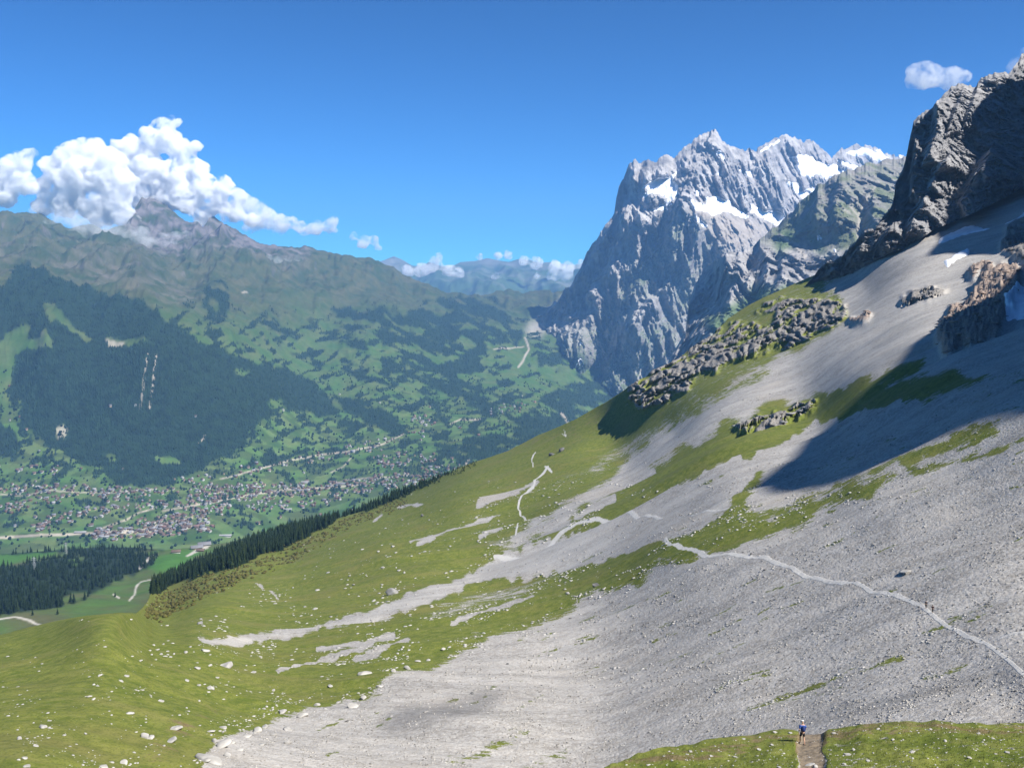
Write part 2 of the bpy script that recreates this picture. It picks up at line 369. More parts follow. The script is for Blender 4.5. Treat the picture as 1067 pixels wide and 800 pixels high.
# surface cover of the near slope
def near_masks():
    scree = poly([(214,810),(216,786),(232,768),(262,752),(285,742),(330,738),(372,722),(410,706),(450,690),(500,668),(560,645),(620,620),(690,590),(740,575),(790,562),(850,534),(900,512),(950,494),(1010,478),(1067,462),(1230,430),(1230,980),(205,980)], soft=4, warp=9, wscale=26, seed=1)
    stream = poly([(204,658),(212,668),(235,669),(262,667),(300,664),(330,657),(370,650),(400,643),(440,632),(480,614),(510,606),(545,602),(575,594),(610,588),(640,578),(680,566),(720,553),(745,541),(765,520),(790,488),(850,470),(1000,440),(1067,420),(1067,400),(950,420),(850,440),(800,470),(770,482),(740,500),(700,515),(660,528),(620,545),(590,556),(560,566),(530,578),(500,590),(470,602),(440,612),(420,620),(395,632),(360,641),(320,650),(285,657),(255,661),(225,660)], soft=1.6, warp=3.5, wscale=9, seed=3)
    side = poly([(440,640),(480,622),(530,607),(570,597),(600,592),(560,612),(520,628),(480,640),(450,648)], soft=4, warp=5, wscale=9, seed=5)*.55
    upper = poly([(500,575),(560,548),(600,520),(640,490),(676,462),(705,442),(735,425),(756,405),(790,385),(830,370),(862,352),(885,330),(880,312),(850,300),(870,285),(905,262),(960,234),(992,214),(1067,178),(1230,100),(1230,420),(1067,400),(1000,392),(940,402),(890,408),(850,412),(800,418),(780,430),(740,452),(700,474),(665,500),(620,530),(580,552),(540,570)], soft=4, warp=9, wscale=22, seed=7)
    up2 = poly([(560,512),(600,490),(650,462),(690,440),(740,415),(700,452),(650,478),(600,503)], soft=5, warp=6, wscale=14, seed=8)*.6
    s = np.maximum.reduce([scree, stream, side, upper*.93, up2])
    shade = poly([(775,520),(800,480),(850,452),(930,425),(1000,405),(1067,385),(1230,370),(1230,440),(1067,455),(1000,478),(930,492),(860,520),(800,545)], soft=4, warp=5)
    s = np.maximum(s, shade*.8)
    gr = 1-s
    band = poly([(415,700),(470,672),(540,640),(600,612),(660,590),(700,574),(740,556),(800,530),(850,510),(905,490),(960,470),(1010,452),(1040,440),(1045,448),(980,474),(930,490),(870,510),(810,540),(760,562),(700,588),(640,612),(590,634),(540,655),(500,672),(450,690)], soft=3, warp=6, wscale=16, seed=9)
    gr = np.maximum(gr, band*.88)
    g2 = poly([(695,498),(740,480),(785,464),(812,452),(842,438),(860,430),(895,414),(925,400),(955,388),(968,376),(940,379),(900,395),(870,407),(852,415),(846,429),(815,438),(785,449),(750,461),(712,478)], soft=2, warp=4, wscale=12, seed=10)
    gr = np.maximum(gr, g2*.9)
    for i, P in enumerate([[(780,330),(800,312),(830,300),(860,288),(890,278),(900,284),(860,300),(830,312),(800,328)], [(690,440),(720,420),(760,398),(800,382),(810,388),(770,408),(730,430),(700,447)],
              [(735,390),(775,375),(800,362),(830,352),(838,360),(800,378),(760,392)], [(800,352),(830,340),(850,345),(830,360),(805,362)]]):
        gr = np.maximum(gr, poly(P, soft=3, warp=5, wscale=12, seed=20+i)*.62)
    # thin olive streaks lying on the scree
    r2 = np.random.default_rng(3)
    st = np.zeros((NH, NW), np.float32)
    for k in range(150):
        x = r2.uniform(300, 1080); y = 770-(x-300)*.40+r2.uniform(-70, 110)
        if y > 790: continue
        L = r2.uniform(6, 34); sl = .42+r2.normal()*.06
        stroke([(x, y), (x+L, y-L*sl)], r2.uniform(1.2, 3.4), 1.2, 1, st)
    for (x, y, L) in [(845,725,60),(800,733,40),(1000,650,70),(880,705,120),(770,716,60),(985,697,40),(1010,642,50),(560,795,60),(490,790,50),(520,778,60),(700,790,40)]:
        stroke([(x-L/2, y+L*.15), (x+L/2, y-L*.2)], 6, 5, 2, st)
    stm = (st*.45)
    gr = np.maximum(gr, stm)
    # low grass on the near right bench
    gr = np.clip(gr, 0, 1)
    gr = gr*(1-.3*poly([(640,425),(700,372),(790,308),(900,262),(905,320),(800,390),(700,430)], soft=8))
    path = np.zeros((NH, NW), np.float32)
    PATHS = [([(694,562),(699,568),(715,571),(740,576),(770,580),(800,585),(820,592),(840,600),(862,606),(885,609),(905,618),(925,624),(945,629),(960,636),(975,645),(990,653),(1010,660),(1025,664),(1040,675),(1052,687),(1070,700),(1100,715)], 5.2),
        ([(690,536),(650,537),(620,541),(600,548),(585,556),(572,566),(560,574),(548,579),(530,581),(515,583)], 2.3),
        ([(552,545),(543,537),(540,525),(545,515),(556,508),(557,500)], 2.0), ([(556,500),(566,492),(571,487)], 1.6), ([(556,486),(554,478),(558,470)], 1.2),
        ([(541,545),(537,560),(540,552)], 1.3), ([(1040,661),(1055,655),(1067,655)], 3), ([(720,535),(760,528)], 1.5), ([(575,490),(568,487)], 2),
        ([(585,452),(590,455),(588,448)], 1)]
    for P, w in PATHS: stroke(P, w*.72, .7, .5, path)
    streaks = [([(498,527),(520,518),(540,510),(560,503)], 5), ([(505,521),(525,515)], 6), ([(428,565),(450,558),(480,548),(520,535)], 2.4), ([(435,568),(452,560)], 3.5), ([(500,562),(515,556),(522,554)], 3),
        ([(415,529),(440,526)], 2), ([(388,545),(398,538)], 2), ([(600,540),(625,528),(640,520)], 3),
        ([(660,500),(672,494),(680,490)], 5), ([(690,520),(730,500),(770,480)], 4), ([(690,595),(720,585),(745,578)], 3), ([(470,650),(520,635),(555,622)], 3),
        ([(290,700),(340,682),(390,672)], 3), ([(330,672),(380,668),(410,660)], 4), ([(370,682),(400,675),(425,664)], 4), ([(270,610),(290,622)], 1)]
    sg = np.zeros((NH, NW), np.float32)
    for P, w in streaks: stroke(P, w, 2, 2, sg)
    gr = gr*(1-sg*.95)
    soil = poly([(150,770),(190,742),(240,716),(255,722),(215,755),(180,790),(150,800)], [(160,640),(200,612),(260,584),(330,560),(400,525),(420,520),(400,545),(340,575),(270,600),(215,628),(180,645)], [(500,470),(600,436),(640,413),(650,430),(600,460),(520,490)], soft=6, warp=8, seed=4)*.45
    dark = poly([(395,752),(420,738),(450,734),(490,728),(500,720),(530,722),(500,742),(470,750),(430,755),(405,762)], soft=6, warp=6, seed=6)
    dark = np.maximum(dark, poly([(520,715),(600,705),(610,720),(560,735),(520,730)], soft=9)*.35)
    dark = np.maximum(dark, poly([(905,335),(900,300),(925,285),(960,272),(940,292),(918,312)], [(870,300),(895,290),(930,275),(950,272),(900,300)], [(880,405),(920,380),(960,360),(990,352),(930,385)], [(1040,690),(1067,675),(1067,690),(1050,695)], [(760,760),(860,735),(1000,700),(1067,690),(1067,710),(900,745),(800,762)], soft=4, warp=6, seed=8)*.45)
    path = np.maximum(path, stream*.41*(1-sstep(600, 760, _uu))); return gr, path, soil, dark
m_gr, m_path, m_soil, m_dark = near_masks()
s_ = lambda m: samp(m, N1.U, N1.V)
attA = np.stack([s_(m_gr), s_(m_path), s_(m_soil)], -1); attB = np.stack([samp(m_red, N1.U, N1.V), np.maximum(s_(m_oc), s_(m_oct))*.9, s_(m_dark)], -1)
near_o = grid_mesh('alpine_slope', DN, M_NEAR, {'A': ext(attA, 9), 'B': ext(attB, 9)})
near_o['label'] = 'grass and scree mountainside'

# ---- brow in front, with the trail ----
BTOP = [(560,850),(600,815),(640,795),(665,785),(700,777),(740,770),(780,764),(830,760),(850,760),(872,757),(910,757),(950,754),(1000,751),(1067,747),(1240,738)]
bD = depth_fn([(640,800,62),(700,780,66),(830,763,68),(1067,750,66),(830,800,55),(1067,800,52),(600,860,50),(830,960,33),(1200,960,30),(1200,760,60),(600,960,38)], 20, 80)
B1 = Layer(560, 1240, 1.1, BTOP, [(560,1500),(1240,1500)], 260, depth_fn([(640,800,62),(700,780,66),(830,763,68),(1067,750,66),(830,800,55),(1067,800,52),(600,860,48),(830,960,33),(1200,960,30),(1200,760,60),(600,960,36),(830,1500,7),(560,1500,8),(1240,1500,6)], 5, 80, log=True))
q = B1.P
dz = fbm(q/9, 5)*.5+fbm(q/2.0, 3)*.12
pth = stroke([(846,757),(846,766),(843,775),(848,790),(846,810),(850,900)], 24, 5, 3)
pth2 = samp(pth, B1.U, B1.V)
B1.P[..., 2] += dz*(1-pth2*.7)-pth2*.35
edge = poly([(560,850),(640,792),(760,765),(1067,744),(1240,735),(1240,772),(1067,762),(980,768),(900,770),(860,772),(800,776),(760,784),(700,800),(600,850)], soft=4, warp=4, seed=12)
bg = np.clip(1-.28*samp(poly([(860,755),(1240,735),(1240,1000),(900,900)], soft=3), B1.U, B1.V)-pth2, 0, 1)
bA = np.stack([bg*.95, pth2*.0, np.clip(pth2*1.1+.58*samp(edge, B1.U, B1.V), 0, 1)], -1); bB = np.zeros_like(bA)
brow_o = grid_mesh('grassy_brow', B1.back(8, 60, 1.1), M_NEAR, {'A': ext(bA, 8), 'B': ext(bB, 8)})

# ---- lower terrace on the left, woods and meadow ----
M_FAR = albedo_mat('far_ground', .02, .35)
LTOP = [(-160,585),(0,577),(60,573),(100,570),(140,570),(170,573),(200,570),(230,566),(270,560),(330,560)]
L1 = Layer(-160, 330, 1.2, LTOP, [(-160,760),(330,700)], 200, depth_fn([(-160,690,1400),(0,670,1450),(60,650,1550),(130,640,1650),(0,610,1950),(130,612,2050),(0,580,2700),(100,575,2700),(180,577,2500),(200,590,2300),(250,575,2500),(250,620,1800),(-160,590,2500)], 900, 3000))
L1.P[..., 2] += fbm(L1.P/260, 4)*9*sstep(1, .9, L1.t)[:, None]
GREEN_F = np.array([.060, .115, .022]); GREEN_D = np.array([.080, .098, .026]); WOOD = np.array([.014, .026, .012]); TAN = np.array([.42, .39, .33])
WL = poly([(-160,600),(0,590),(30,582),(60,580),(100,574),(150,576),(165,580),(160,590),(140,596),(120,604),(105,612),(90,622),(70,628),(40,634),(0,640),(-160,650)], [(0,571),(60,568),(110,566),(140,568),(175,565),(180,570),(150,574),(60,576),(0,578)], soft=1, warp=3, wscale=8, seed=2)
hole = poly([(0,587),(30,579),(60,575),(62,580),(40,586),(10,592)], [(60,625),(75,616),(90,615),(92,620),(70,628)], [(70,588),(85,578),(90,582),(78,590)], soft=1, warp=1)
WL = np.clip(WL-hole, 0, 1)
def cover(layer, base, masks):
    c = np.broadcast_to(base, layer.P.shape).copy() if np.ndim(base) == 1 else base
    for m, col in masks: c = mix(c, np.broadcast_to(col, c.shape), samp(m, layer.U, layer.V))
    return c
rd = np.zeros((NH, NW), np.float32)
for P, w in [([(0,645),(15,643),(32,646),(42,650),(40,654),(35,658)], 1.6), ([(118,617),(124,622)], 2), ([(135,625),(140,618),(142,610),(147,604),(160,601)], 1.5), ([(145,592),(150,587),(158,581),(163,578)], 2.2), ([(195,580),(202,575),(210,571),(216,570)], 2.4), ([(-60,640),(0,645)], 1.5)]:
    stroke(P, w, .6, 0, rd)
n = fbm(np.stack([L1.P[..., 0]/120, L1.P[..., 1]/120, L1.P[..., 0]*0], -1), 4)
base = mix(np.broadcast_to(GREEN_F, L1.P.shape), np.broadcast_to(np.array([.085, .088, .035]), L1.P.shape), np.clip(.5+n*.8, 0, 1))
bright = poly([(150,590),(165,580),(190,574),(210,572),(205,580),(190,592),(165,595)], [(-20,578),(60,572),(58,578),(30,582),(0,592)], soft=1.5)
lcol = cover(L1, base, [(bright, (.055, .14, .022)), (WL, WOOD), (rd, TAN)])
low_o = grid_mesh('lower_terrace', L1.back(6, 900, .6), M_FAR, {'Col': ext(lcol, 6)})

# ---- valley with the slopes and peaks on its left ----
VTOP = [(-160,228),(-60,220),(0,222),(22,221),(45,226),(70,236),(92,232),(112,240),(130,236),(140,222),(148,206),(153,209),(160,203),(166,208),(172,213),(180,221),(190,228),(197,233),(206,232),(211,238),(215,235),(219,228),(224,227),(230,231),(238,237),(250,244),(262,250),(275,256),(290,258),(303,261),(318,259),(330,261),(345,266),(360,266),(372,270),(385,270),(395,274),(410,281),(430,291),(445,297),(460,303),(478,306),(500,309),(515,305),(530,302),(545,306),(560,304),(575,305),(592,302),(605,301),(640,300),(760,300)]
VCP = [(-160,700,3300),(0,640,3600),(150,640,3600),(300,640,3800),(0,575,4050),(100,570,4100),(210,560,4300),(150,530,4600),(300,520,4900),(400,480,5400),(480,460,5700),(560,450,6000),(620,430,8000),(740,430,8300),(760,520,6000),
 (0,500,4900),(0,460,5200),(100,480,5000),(200,475,5150),(270,460,5400),(20,400,5500),(100,400,5450),(180,400,5500),(250,420,5600),(100,340,5900),(200,350,6000),(0,330,5900),(60,302,6350),(130,305,6500),(0,290,6600),(250,385,6050),(290,400,6200),
 (0,268,7800),(100,262,8300),(150,280,7800),(200,290,8000),(300,330,7900),(300,380,7000),(350,420,6500),(400,400,6900),(400,350,8000),(450,430,6500),(500,400,7500),(500,350,9000),(560,400,7800),(560,340,9800),(620,380,9150),
 (300,270,9800),(250,250,9900),(150,215,10000),(150,250,9300),(0,230,9000),(-160,235,9000),(60,240,9200),(400,290,10500),(350,280,10200),(500,312,11200),(560,308,11800),(600,306,11500),(600,340,9800),(-160,400,5200),(-160,500,4700),(-160,300,6200),(740,310,10500),(740,350,9000)]
voff = np.zeros((NH, NW), np.float32)
# spurs of the wooded mountain, and gullies
for P, a, w, W2 in [([(40,330),(55,305),(75,318),(100,330)], 120, 10, 40)]:
    pass
V1 = Layer(-160, 760, 1.1, VTOP, [(-160,720),(760,560)], 430, depth_fn(VCP, 3000, 13000, log=True, smooth=.003))
V1.jag(2.0, 14, 2.2); V1.push(0)
hgt = V1.P[..., 2]
q = V1.P/np.array([900., 1500., 900.])
rid = ridged(np.stack([(V1.P[..., 0]+V1.P[..., 1]*.15)/620, V1.P[..., 1]/2600, V1.P[..., 2]/2600], -1)+3, 6, .5)-1.0
rid2 = crag(np.stack([(V1.P[..., 0]+V1.P[..., 1]*.15)/260, V1.P[..., 1]/900, V1.P[..., 2]/600], -1)+6, 4, .55)
steep = np.clip((V1.P[..., 2]+1000)/1300, .05, 1.0)
topf = sstep(1, .96, V1.t)[:, None]
hi = sstep(-500, 200, V1.P[..., 2])
V1.P[..., 2] += (rid*95+rid2*(22+26*hi))*steep*(.25+.75*topf)
V1.P[..., 2] += fbm(V1.P/np.array([420., 420., 420.])+5, 5)*26*steep*topf
# valley floor hummocks
def blend(layer, items):
    c = items[0]
    for m, col in items[1:]:
        c = mix(c, np.broadcast_to(col, layer.P.shape), m)
    return c
VN = normals(V1.P)
n1 = fbm(np.stack([V1.U/26-V1.V/60, V1.V/9+V1.U/22, V1.U*0+3], -1), 5)       # drawn out along the spurs
n2 = fbm(V1.P/150+7, 5); n3 = fbm(V1.P/700+2, 4)
FOR = [[(-160,300),(0,312),(12,300),(15,286),(30,281),(42,292),(60,300),(90,305),(120,310),(142,314),(160,328),(185,345),(205,358),(225,368),(245,372),(262,378),(285,384),(310,391),(330,402),(348,418),(353,430),(335,437),(318,430),(300,428),(288,415),(278,420),(283,432),(262,448),(258,462),(248,468),(238,478),(225,478),(212,490),(188,498),(172,508),(140,506),(122,505),(100,485),(85,483),(60,468),(35,455),(18,440),(22,420),(12,400),(16,374),(12,356),(0,362),(-160,380)],
 [(-160,440),(0,443),(14,450),(20,462),(8,470),(0,472),(-160,470)],
 [(345,410),(370,418),(395,428),(412,438),(425,447),(420,452),(405,450),(385,442),(360,430)], [(352,440),(370,438),(378,446),(365,449),(355,446)],
 [(268,480),(275,470),(288,470),(293,480),(284,488),(272,488)], [(372,476),(382,472),(385,480),(375,486)],
 [(345,322),(370,322),(400,325),(425,332),(440,318),(462,311),(500,309),(527,316),(532,330),(545,345),(540,360),(520,360),(505,370),(502,388),(488,395),(520,412),(545,425),(520,426),(490,412),(450,395),(430,385),(415,375),(402,360),(390,350),(360,345)],
 [(212,300),(225,296),(240,312),(238,330),(228,348),(217,342),(212,322)], [(258,330),(272,328),(300,345),(318,352),(310,358),(290,346),(272,345),(258,344)],
 [(345,350),(362,352),(395,368),(430,388),(470,402),(500,420),(490,424),(460,408),(430,395),(400,385),(370,366)], [(280,352),(300,362),(320,372),(340,380),(335,384),(310,374),(290,362)],
 [(355,385),(380,382),(400,392),(420,402),(412,406),(390,400),(370,394)], [(560,372),(585,355),(592,360),(600,380),(580,382),(560,382)],
 [(540,440),(555,420),(575,408),(600,398),(600,385),(625,392),(660,402),(700,402),(700,440),(620,460),(560,460),(530,450)], [(455,405),(470,402),(500,415),(535,432),(560,445),(555,452),(520,436),(480,420)],
 [(475,462),(500,454),(520,452),(545,458),(560,462),(540,482),(500,490),(485,485)], [(440,446),(455,452),(475,470),(490,484),(480,486),(462,470)], [(446,400),(455,412),(460,430),(470,440),(462,446),(452,430),(444,410)]]
m_for = np.maximum(poly(*FOR[:4], soft=.8, warp=4, wscale=11, seed=31), poly(*FOR[4:], soft=.8, warp=5, wscale=11, seed=32)*sstep(-.30, -.12, fbm(np.stack([(_uu-_vv*.5)/20, (_vv-_uu*.3)/10, _uu*0+5], -1), 4)).astype(np.float32))
gap = poly([(0,362),(8,352),(25,343),(34,340),(30,356),(40,358),(48,352),(58,366),(45,369),(28,366),(16,372),(12,395),(0,402)], [(44,324),(56,322),(66,332),(80,342),(98,353),(92,355),(75,346),(60,340),(52,345)],
  [(110,346),(130,349),(150,353),(157,358),(135,357),(112,356)], [(58,446),(66,441),(70,446),(68,455),(60,457)], [(4,428),(18,426),(22,444),(10,440)], [(245,385),(262,387),(255,393),(247,391)], [(110,474),(122,472),(124,480),(112,481)], [(160,474),(185,476),(190,484),(165,484)], soft=.7, warp=2.5, wscale=7, seed=5)
tn = n1*.9+n2*.5
grove = sstep(.18, .34, tn)*sstep(300, 345, V1.V)*(1-sstep(470, 520, V1.V))*sstep(600, 560, V1.U)
grove = grove*(1-.6*samp(poly([(280,330),(340,330),(420,350),(420,345),(340,300),(240,300)], soft=10), V1.U, V1.V))
small = sstep(.42, .55, fbm(V1.P/np.array([70., 90., 70.])+31, 3)+.25*n3)*sstep(380, 420, V1.V)*sstep(575, 560, V1.V)
wood = np.clip(np.maximum.reduce([samp(m_for, V1.U, V1.V), grove, small*.9]), 0, 1)*(1-samp(gap, V1.U, V1.V))
wlow = sstep(600, 570, V1.V)
alp = sstep(380, 300, V1.V+n3*14)
mead = mix(np.broadcast_to(np.array([.048, .100, .022]), V1.P.shape), np.broadcast_to(np.array([.085, .115, .036]), V1.P.shape), np.clip(.5+n2*.8, 0, 1))
alpc = mix(np.broadcast_to(np.array([.034, .054, .018]), V1.P.shape), np.broadcast_to(np.array([.082, .082, .036]), V1.P.shape), np.clip(.45+n2*.6+n1*.4, 0, 1))
vcol = mix(mead, alpc, alp)
rocky = samp(poly([(130,240),(145,200),(165,200),(190,225),(235,225),(300,255),(330,262),(320,275),(270,272),(240,268),(200,262),(160,262)], soft=6, warp=6, seed=3), V1.U, V1.V)
rocky = np.maximum(rocky, .3*samp(poly([(0,262),(30,264),(100,280),(150,300),(140,308),(90,300),(30,280),(0,290)], [(60,262),(130,265),(180,290),(210,300),(205,330),(170,320),(130,290),(80,280)], soft=6, warp=8, seed=4), V1.U, V1.V))
rocky = np.maximum(rocky, sstep(.62, .42, VN[..., 2])*sstep(420, 320, V1.V)*.8)
rock_v = mix(np.broadcast_to(np.array([.05, .047, .050]), V1.P.shape), np.broadcast_to(np.array([.15, .135, .128]), V1.P.shape), np.clip(.5+n2*.9, 0, 1))
vcol = mix(vcol, rock_v, np.clip(rocky*(.75+n2), 0, 1))
talus = samp(poly([(545,345),(560,333),(580,318),(598,305),(612,318),(604,330),(580,340),(558,352)], [(585,325),(600,322),(608,335),(590,338)], soft=3, warp=5, wscale=9, seed=6), V1.U, V1.V)
vcol = mix(vcol, np.broadcast_to(np.array([.33, .30, .26]), V1.P.shape), talus*.85)
WOODV = np.array([.013, .028, .014])
vcol = mix(vcol, np.broadcast_to(WOODV, V1.P.shape), wood)
rd = np.zeros((NH, NW), np.float32)
for P, w in [([(547,352),(549,358),(551,365),(547,370),(544,376),(540,382)], 1.6), ([(515,366),(530,363),(545,361)], 1), ([(154,370),(150,395),(146,427)], 1.1), ([(163,370),(160,395),(156,425)], 1.4),
   ([(585,430),(590,437),(593,444)], 2), ([(252,308),(257,305)], 1), ([(215,452),(212,458),(206,463)], 1.3), ([(484,486),(488,480)], 1.8), ([(0,515),(25,517),(50,510),(75,512),(105,513),(130,512),(160,510)], .9),
   ([(0,560),(40,557),(80,556),(120,554),(160,553),(200,549)], 2.6), ([(100,552),(130,542),(145,534),(160,530)], 1.4), ([(130,556),(150,552),(170,545),(200,540)], 2),
   ([(230,500),(260,492),(300,480),(330,474),(370,470),(400,462),(420,452)], 1.2), ([(170,532),(220,524),(260,516),(300,510),(340,508),(380,505)], 1.6), ([(340,508),(360,500),(400,498),(430,495)], 1), ([(470,442),(480,437),(500,437)], 1), ([(365,478),(358,486),(345,492)], .8)]:
    stroke(P, w, .5, .6, rd)
for (a, b) in [((600,345),(606,338)), ((597,352),(600,350))]: pass
gapr = poly([(58,446),(66,441),(70,446),(68,455),(60,457)], [(110,349),(130,352),(128,356),(112,356)], soft=.8)
vcol = mix(vcol, np.broadcast_to(np.array([.36, .31, .25]), V1.P.shape), np.clip(samp(rd, V1.U, V1.V)*.9+samp(gapr, V1.U, V1.V)*.7, 0, 1))
# hedged fields on the valley floor
cell = perlin(np.stack([V1.P[..., 0]/140, V1.P[..., 1]/90, V1.P[..., 0]*0+1], -1))
vcol = vcol*(1+.22*np.sign(cell)*sstep(400, 440, V1.V)*(1-wood))[..., None]
val_o = grid_mesh('valley', V1.back(6, 1500, .5), M_FAR, {'Col': ext(vcol, 6)})
val_o['label'] = 'green valley and wooded hillsides below the peaks'

# ---- far blue ranges ----
FTOP = [(330,285),(385,275),(398,272),(410,267),(418,270),(430,277),(440,277),(447,273),(460,277),(470,278),(480,273),(495,272),(508,269),(518,271),(530,273),(540,270),(552,271),(562,274),(575,273),(585,275),(600,276),(620,272),(640,275),(700,270)]
M_HILL = albedo_mat('far_hill', .004, .3)
F1 = Layer(330, 700, 1.5, FTOP, [(330,330),(700,330)], 60, depth_fn([(330,285,24000),(700,270,24000),(330,330,15500),(700,330,15500),(500,300,19500)], 12000, 26000, log=True))
F1.jag(2.2, 9, 5.1); F1.P[..., 2] += (ridged(np.stack([F1.P[..., 0]/1500, F1.P[..., 1]/7000, F1.P[..., 2]*0], -1), 5)-1)*260*sstep(1, .85, F1.t)[:, None]
fn = fbm(F1.P/900, 4)
grid_mesh('far_hills', F1.back(5, 6000, .35), M_HILL, {'Col': ext(mix(np.broadcast_to(np.array([.05, .085, .035]), F1.P.shape), np.broadcast_to(np.array([.17, .17, .14]), F1.P.shape), np.clip(.35+fn-(F1.V-285)/60, 0, 1)), 5)})

# ---- the high snow mountain ----
M_ROCK = albedo_mat('mountain_rock', .018, .45, bump=14, bscale=.02)
WTOP = [(560,330),(572,322),(585,307),(596,295),(602,284),(607,275),(611,262),(622,250),(628,240),(633,231),(640,222),(642,208),(645,196),(650,185),(655,172),(660,168),(665,169),(672,167),(680,167),(684,169),(690,163),(700,163),(706,163),(712,155),(722,147),(731,140),(738,137),(745,137),(750,141),(755,147),(762,153),(768,156),(776,157),(782,156),(787,157),(790,154),(796,152),(802,148),(810,144),(818,140),(824,142),(830,145),(836,149),(841,146),(848,148),(856,155),(862,161),(867,163),(873,158),(882,153),(893,151),(903,152),(912,155),(925,159),(938,163),(950,166),(1010,172)]
wD = depth_fn([(565,330,10100),(590,315,9900),(598,300,9750),(600,350,9300),(600,385,9000),(640,420,8700),(720,400,8900),(780,300,9500),(740,137,10500),(660,168,10050),(630,235,9750),(703,215,9550),(745,240,9700),(700,305,9600),(655,310,9650),(660,250,9750),(820,140,11600),(900,155,12600),(850,180,11700),(800,220,10500),(760,250,9500),(1000,165,13500),(700,370,9150),(680,190,9900),(1000,440,9000),(640,350,9450)], 6500, 14000, log=True)
wr = np.zeros((NH, NW), np.float32)
for P, a, w, W2 in [([(616,300),(634,275),(641,250),(646,228)], 330, 11, 28), ([(604,285),(618,262),(628,248)], 160, 7, 12), ([(640,330),(665,290),(690,245),(704,214)], 300, 16, 60),
   ([(648,372),(655,340),(662,325),(690,300)], 260, 10, 45), ([(600,372),(606,340),(618,318)], 160, 9, 20), ([(625,400),(640,350),(662,318)], 160, 10, 22), ([(686,258),(700,230),(716,190),(735,150)], 120, 12, 60),
   ([(664,230),(668,200),(672,172)], 120, 7, 25), ([(650,225),(655,205),(657,180)], 140, 5, 12), ([(775,215),(757,190),(748,160),(744,140)], 110, 9, 40), ([(815,240),(812,222),(800,200),(785,165)], 190, 9, 30), ([(840,200),(820,190),(822,165)], 90, 8, 30),
   ([(745,285),(752,262),(730,240),(716,225)], 90, 8, 30), ([(668,200),(670,192),(668,180)], 70, 5, 10), ([(590,350),(600,330),(612,305)], 130, 9, 20)]:
    wr += relief(P, a, w, W2)
for P, a in [([(703,214),(675,262),(640,310)], -60), ([(740,138),(722,175),(700,215)], -90), ([(740,138),(765,180),(800,215)], -80)]:
    wr += blur(stroke(P, 8, 8), 5)*a
W1 = Layer(560, 1010, .72, WTOP, [(560,350),(600,392),(640,430),(660,445),(1010,445)], 460, wD, off=wr)
W1.jag(3.2, 7, 3.3, 6); W1.push(0)
SNOW_W = [[(671,194),(686,185),(697,185),(708,176),(699,190),(706,190),(707,201),(699,210),(692,219),(680,220),(681,217),(692,212),(697,208),(690,203),(679,201),(671,207),(670,203),(676,199)],
 [(748,157),(752,157),(755,164),(755,168),(751,164)], [(719,207),(726,212),(737,214),(735,207),(746,205),(760,210),(763,217),(776,223),(781,229),(767,225),(755,220),(744,225),(735,221),(726,220),(719,214)],
 [(781,210),(789,217),(800,221),(809,219),(820,228),(818,232),(809,235),(796,228),(782,221),(785,217)], [(776,179),(784,180),(783,185),(778,183)], [(769,175),(772,177),(773,180),(770,178)], [(722,221),(728,228),(737,235),(735,238),(726,230)],
 [(791,157),(800,153),(803,150),(815,145),(813,148),(804,152),(793,160)], [(820,165),(834,162),(840,162),(858,172),(869,172),(884,178),(871,183),(861,188),(851,180),(844,187),(834,181),(827,174),(834,169)],
 [(820,189),(831,192),(836,199),(853,195),(855,196),(838,209),(828,199)], [(881,160),(901,155),(912,159),(928,166),(929,169),(914,168),(901,161),(888,163)], [(871,166),(888,172),(900,175),(893,177),(880,173)], [(912,156),(915,156),(924,165),(920,165)], [(929,160),(941,163),(938,165)],
 [(603,357),(606,355),(607,358),(604,362)], [(601,381),(605,373),(607,375),(605,380)], [(724,200),(729,199),(730,203),(726,204)], [(748,178),(751,177),(752,183),(749,183)]]
m_sw = poly(*SNOW_W, soft=.55, warp=1.4, wscale=5, seed=9)
swv = samp(m_sw, W1.U, W1.V)
D0 = W1.P/np.array([1., 1., 1.6])
rr = ridged(W1.P/np.array([520., 1500., 1150.])+5, 8, .58)-1.05
crg = crag(W1.P/np.array([170., 300., 260.])+8, 6, .66)
vert = ridged(np.stack([W1.P[..., 0]/150+W1.P[..., 2]/500, W1.P[..., 1]/320, W1.P[..., 2]/700], -1), 5, .55)-1
strat = fbm(np.stack([W1.P[..., 0]/900, W1.P[..., 1]/900, (W1.P[..., 2]-W1.P[..., 0]*.35)/55], -1), 3)
ws = (1-.85*blur(m_sw, 1.5)); ws = samp(ws, W1.U, W1.V)
slab = samp(poly([(718,212),(760,222),(800,232),(812,236),(795,250),(780,260),(764,262),(745,250),(730,238)], soft=5), W1.U, W1.V)
W1.push(-(rr*170+vert*70+crg*40)*ws*(1-.6*slab)*sstep(1.0, .93, W1.t)[:, None]*1.0-(rr*60)*ws - strat*14*ws)
wn = normals(W1.P)
b1 = fbm(W1.P/220+3, 5); b2 = fbm(W1.P/60+3, 4)
wc = mix(np.broadcast_to(np.array([.175, .165, .16]), W1.P.shape), np.broadcast_to(np.array([.40, .378, .355]), W1.P.shape), np.clip(.5+b1*.75+b2*.35+strat*.25, 0, 1))
wc = mix(wc, np.broadcast_to(np.array([.33, .285, .235]), wc.shape), slab*.8)
gz = samp(poly([(703,216),(690,235),(672,262),(650,292),(630,318),(610,345),(612,360),(640,345),(655,320),(690,298),(712,290),(735,285),(758,272),(745,256),(730,240),(714,224)], [(715,262),(765,262),(730,300),(705,340),(690,360),(650,362),(655,350),(690,330)], [(640,372),(668,352),(712,360),(715,372),(700,378),(650,380)], soft=6, warp=6, seed=15), W1.U, W1.V)
ledge = sstep(.28, .5, wn[..., 2]+b2*.12)
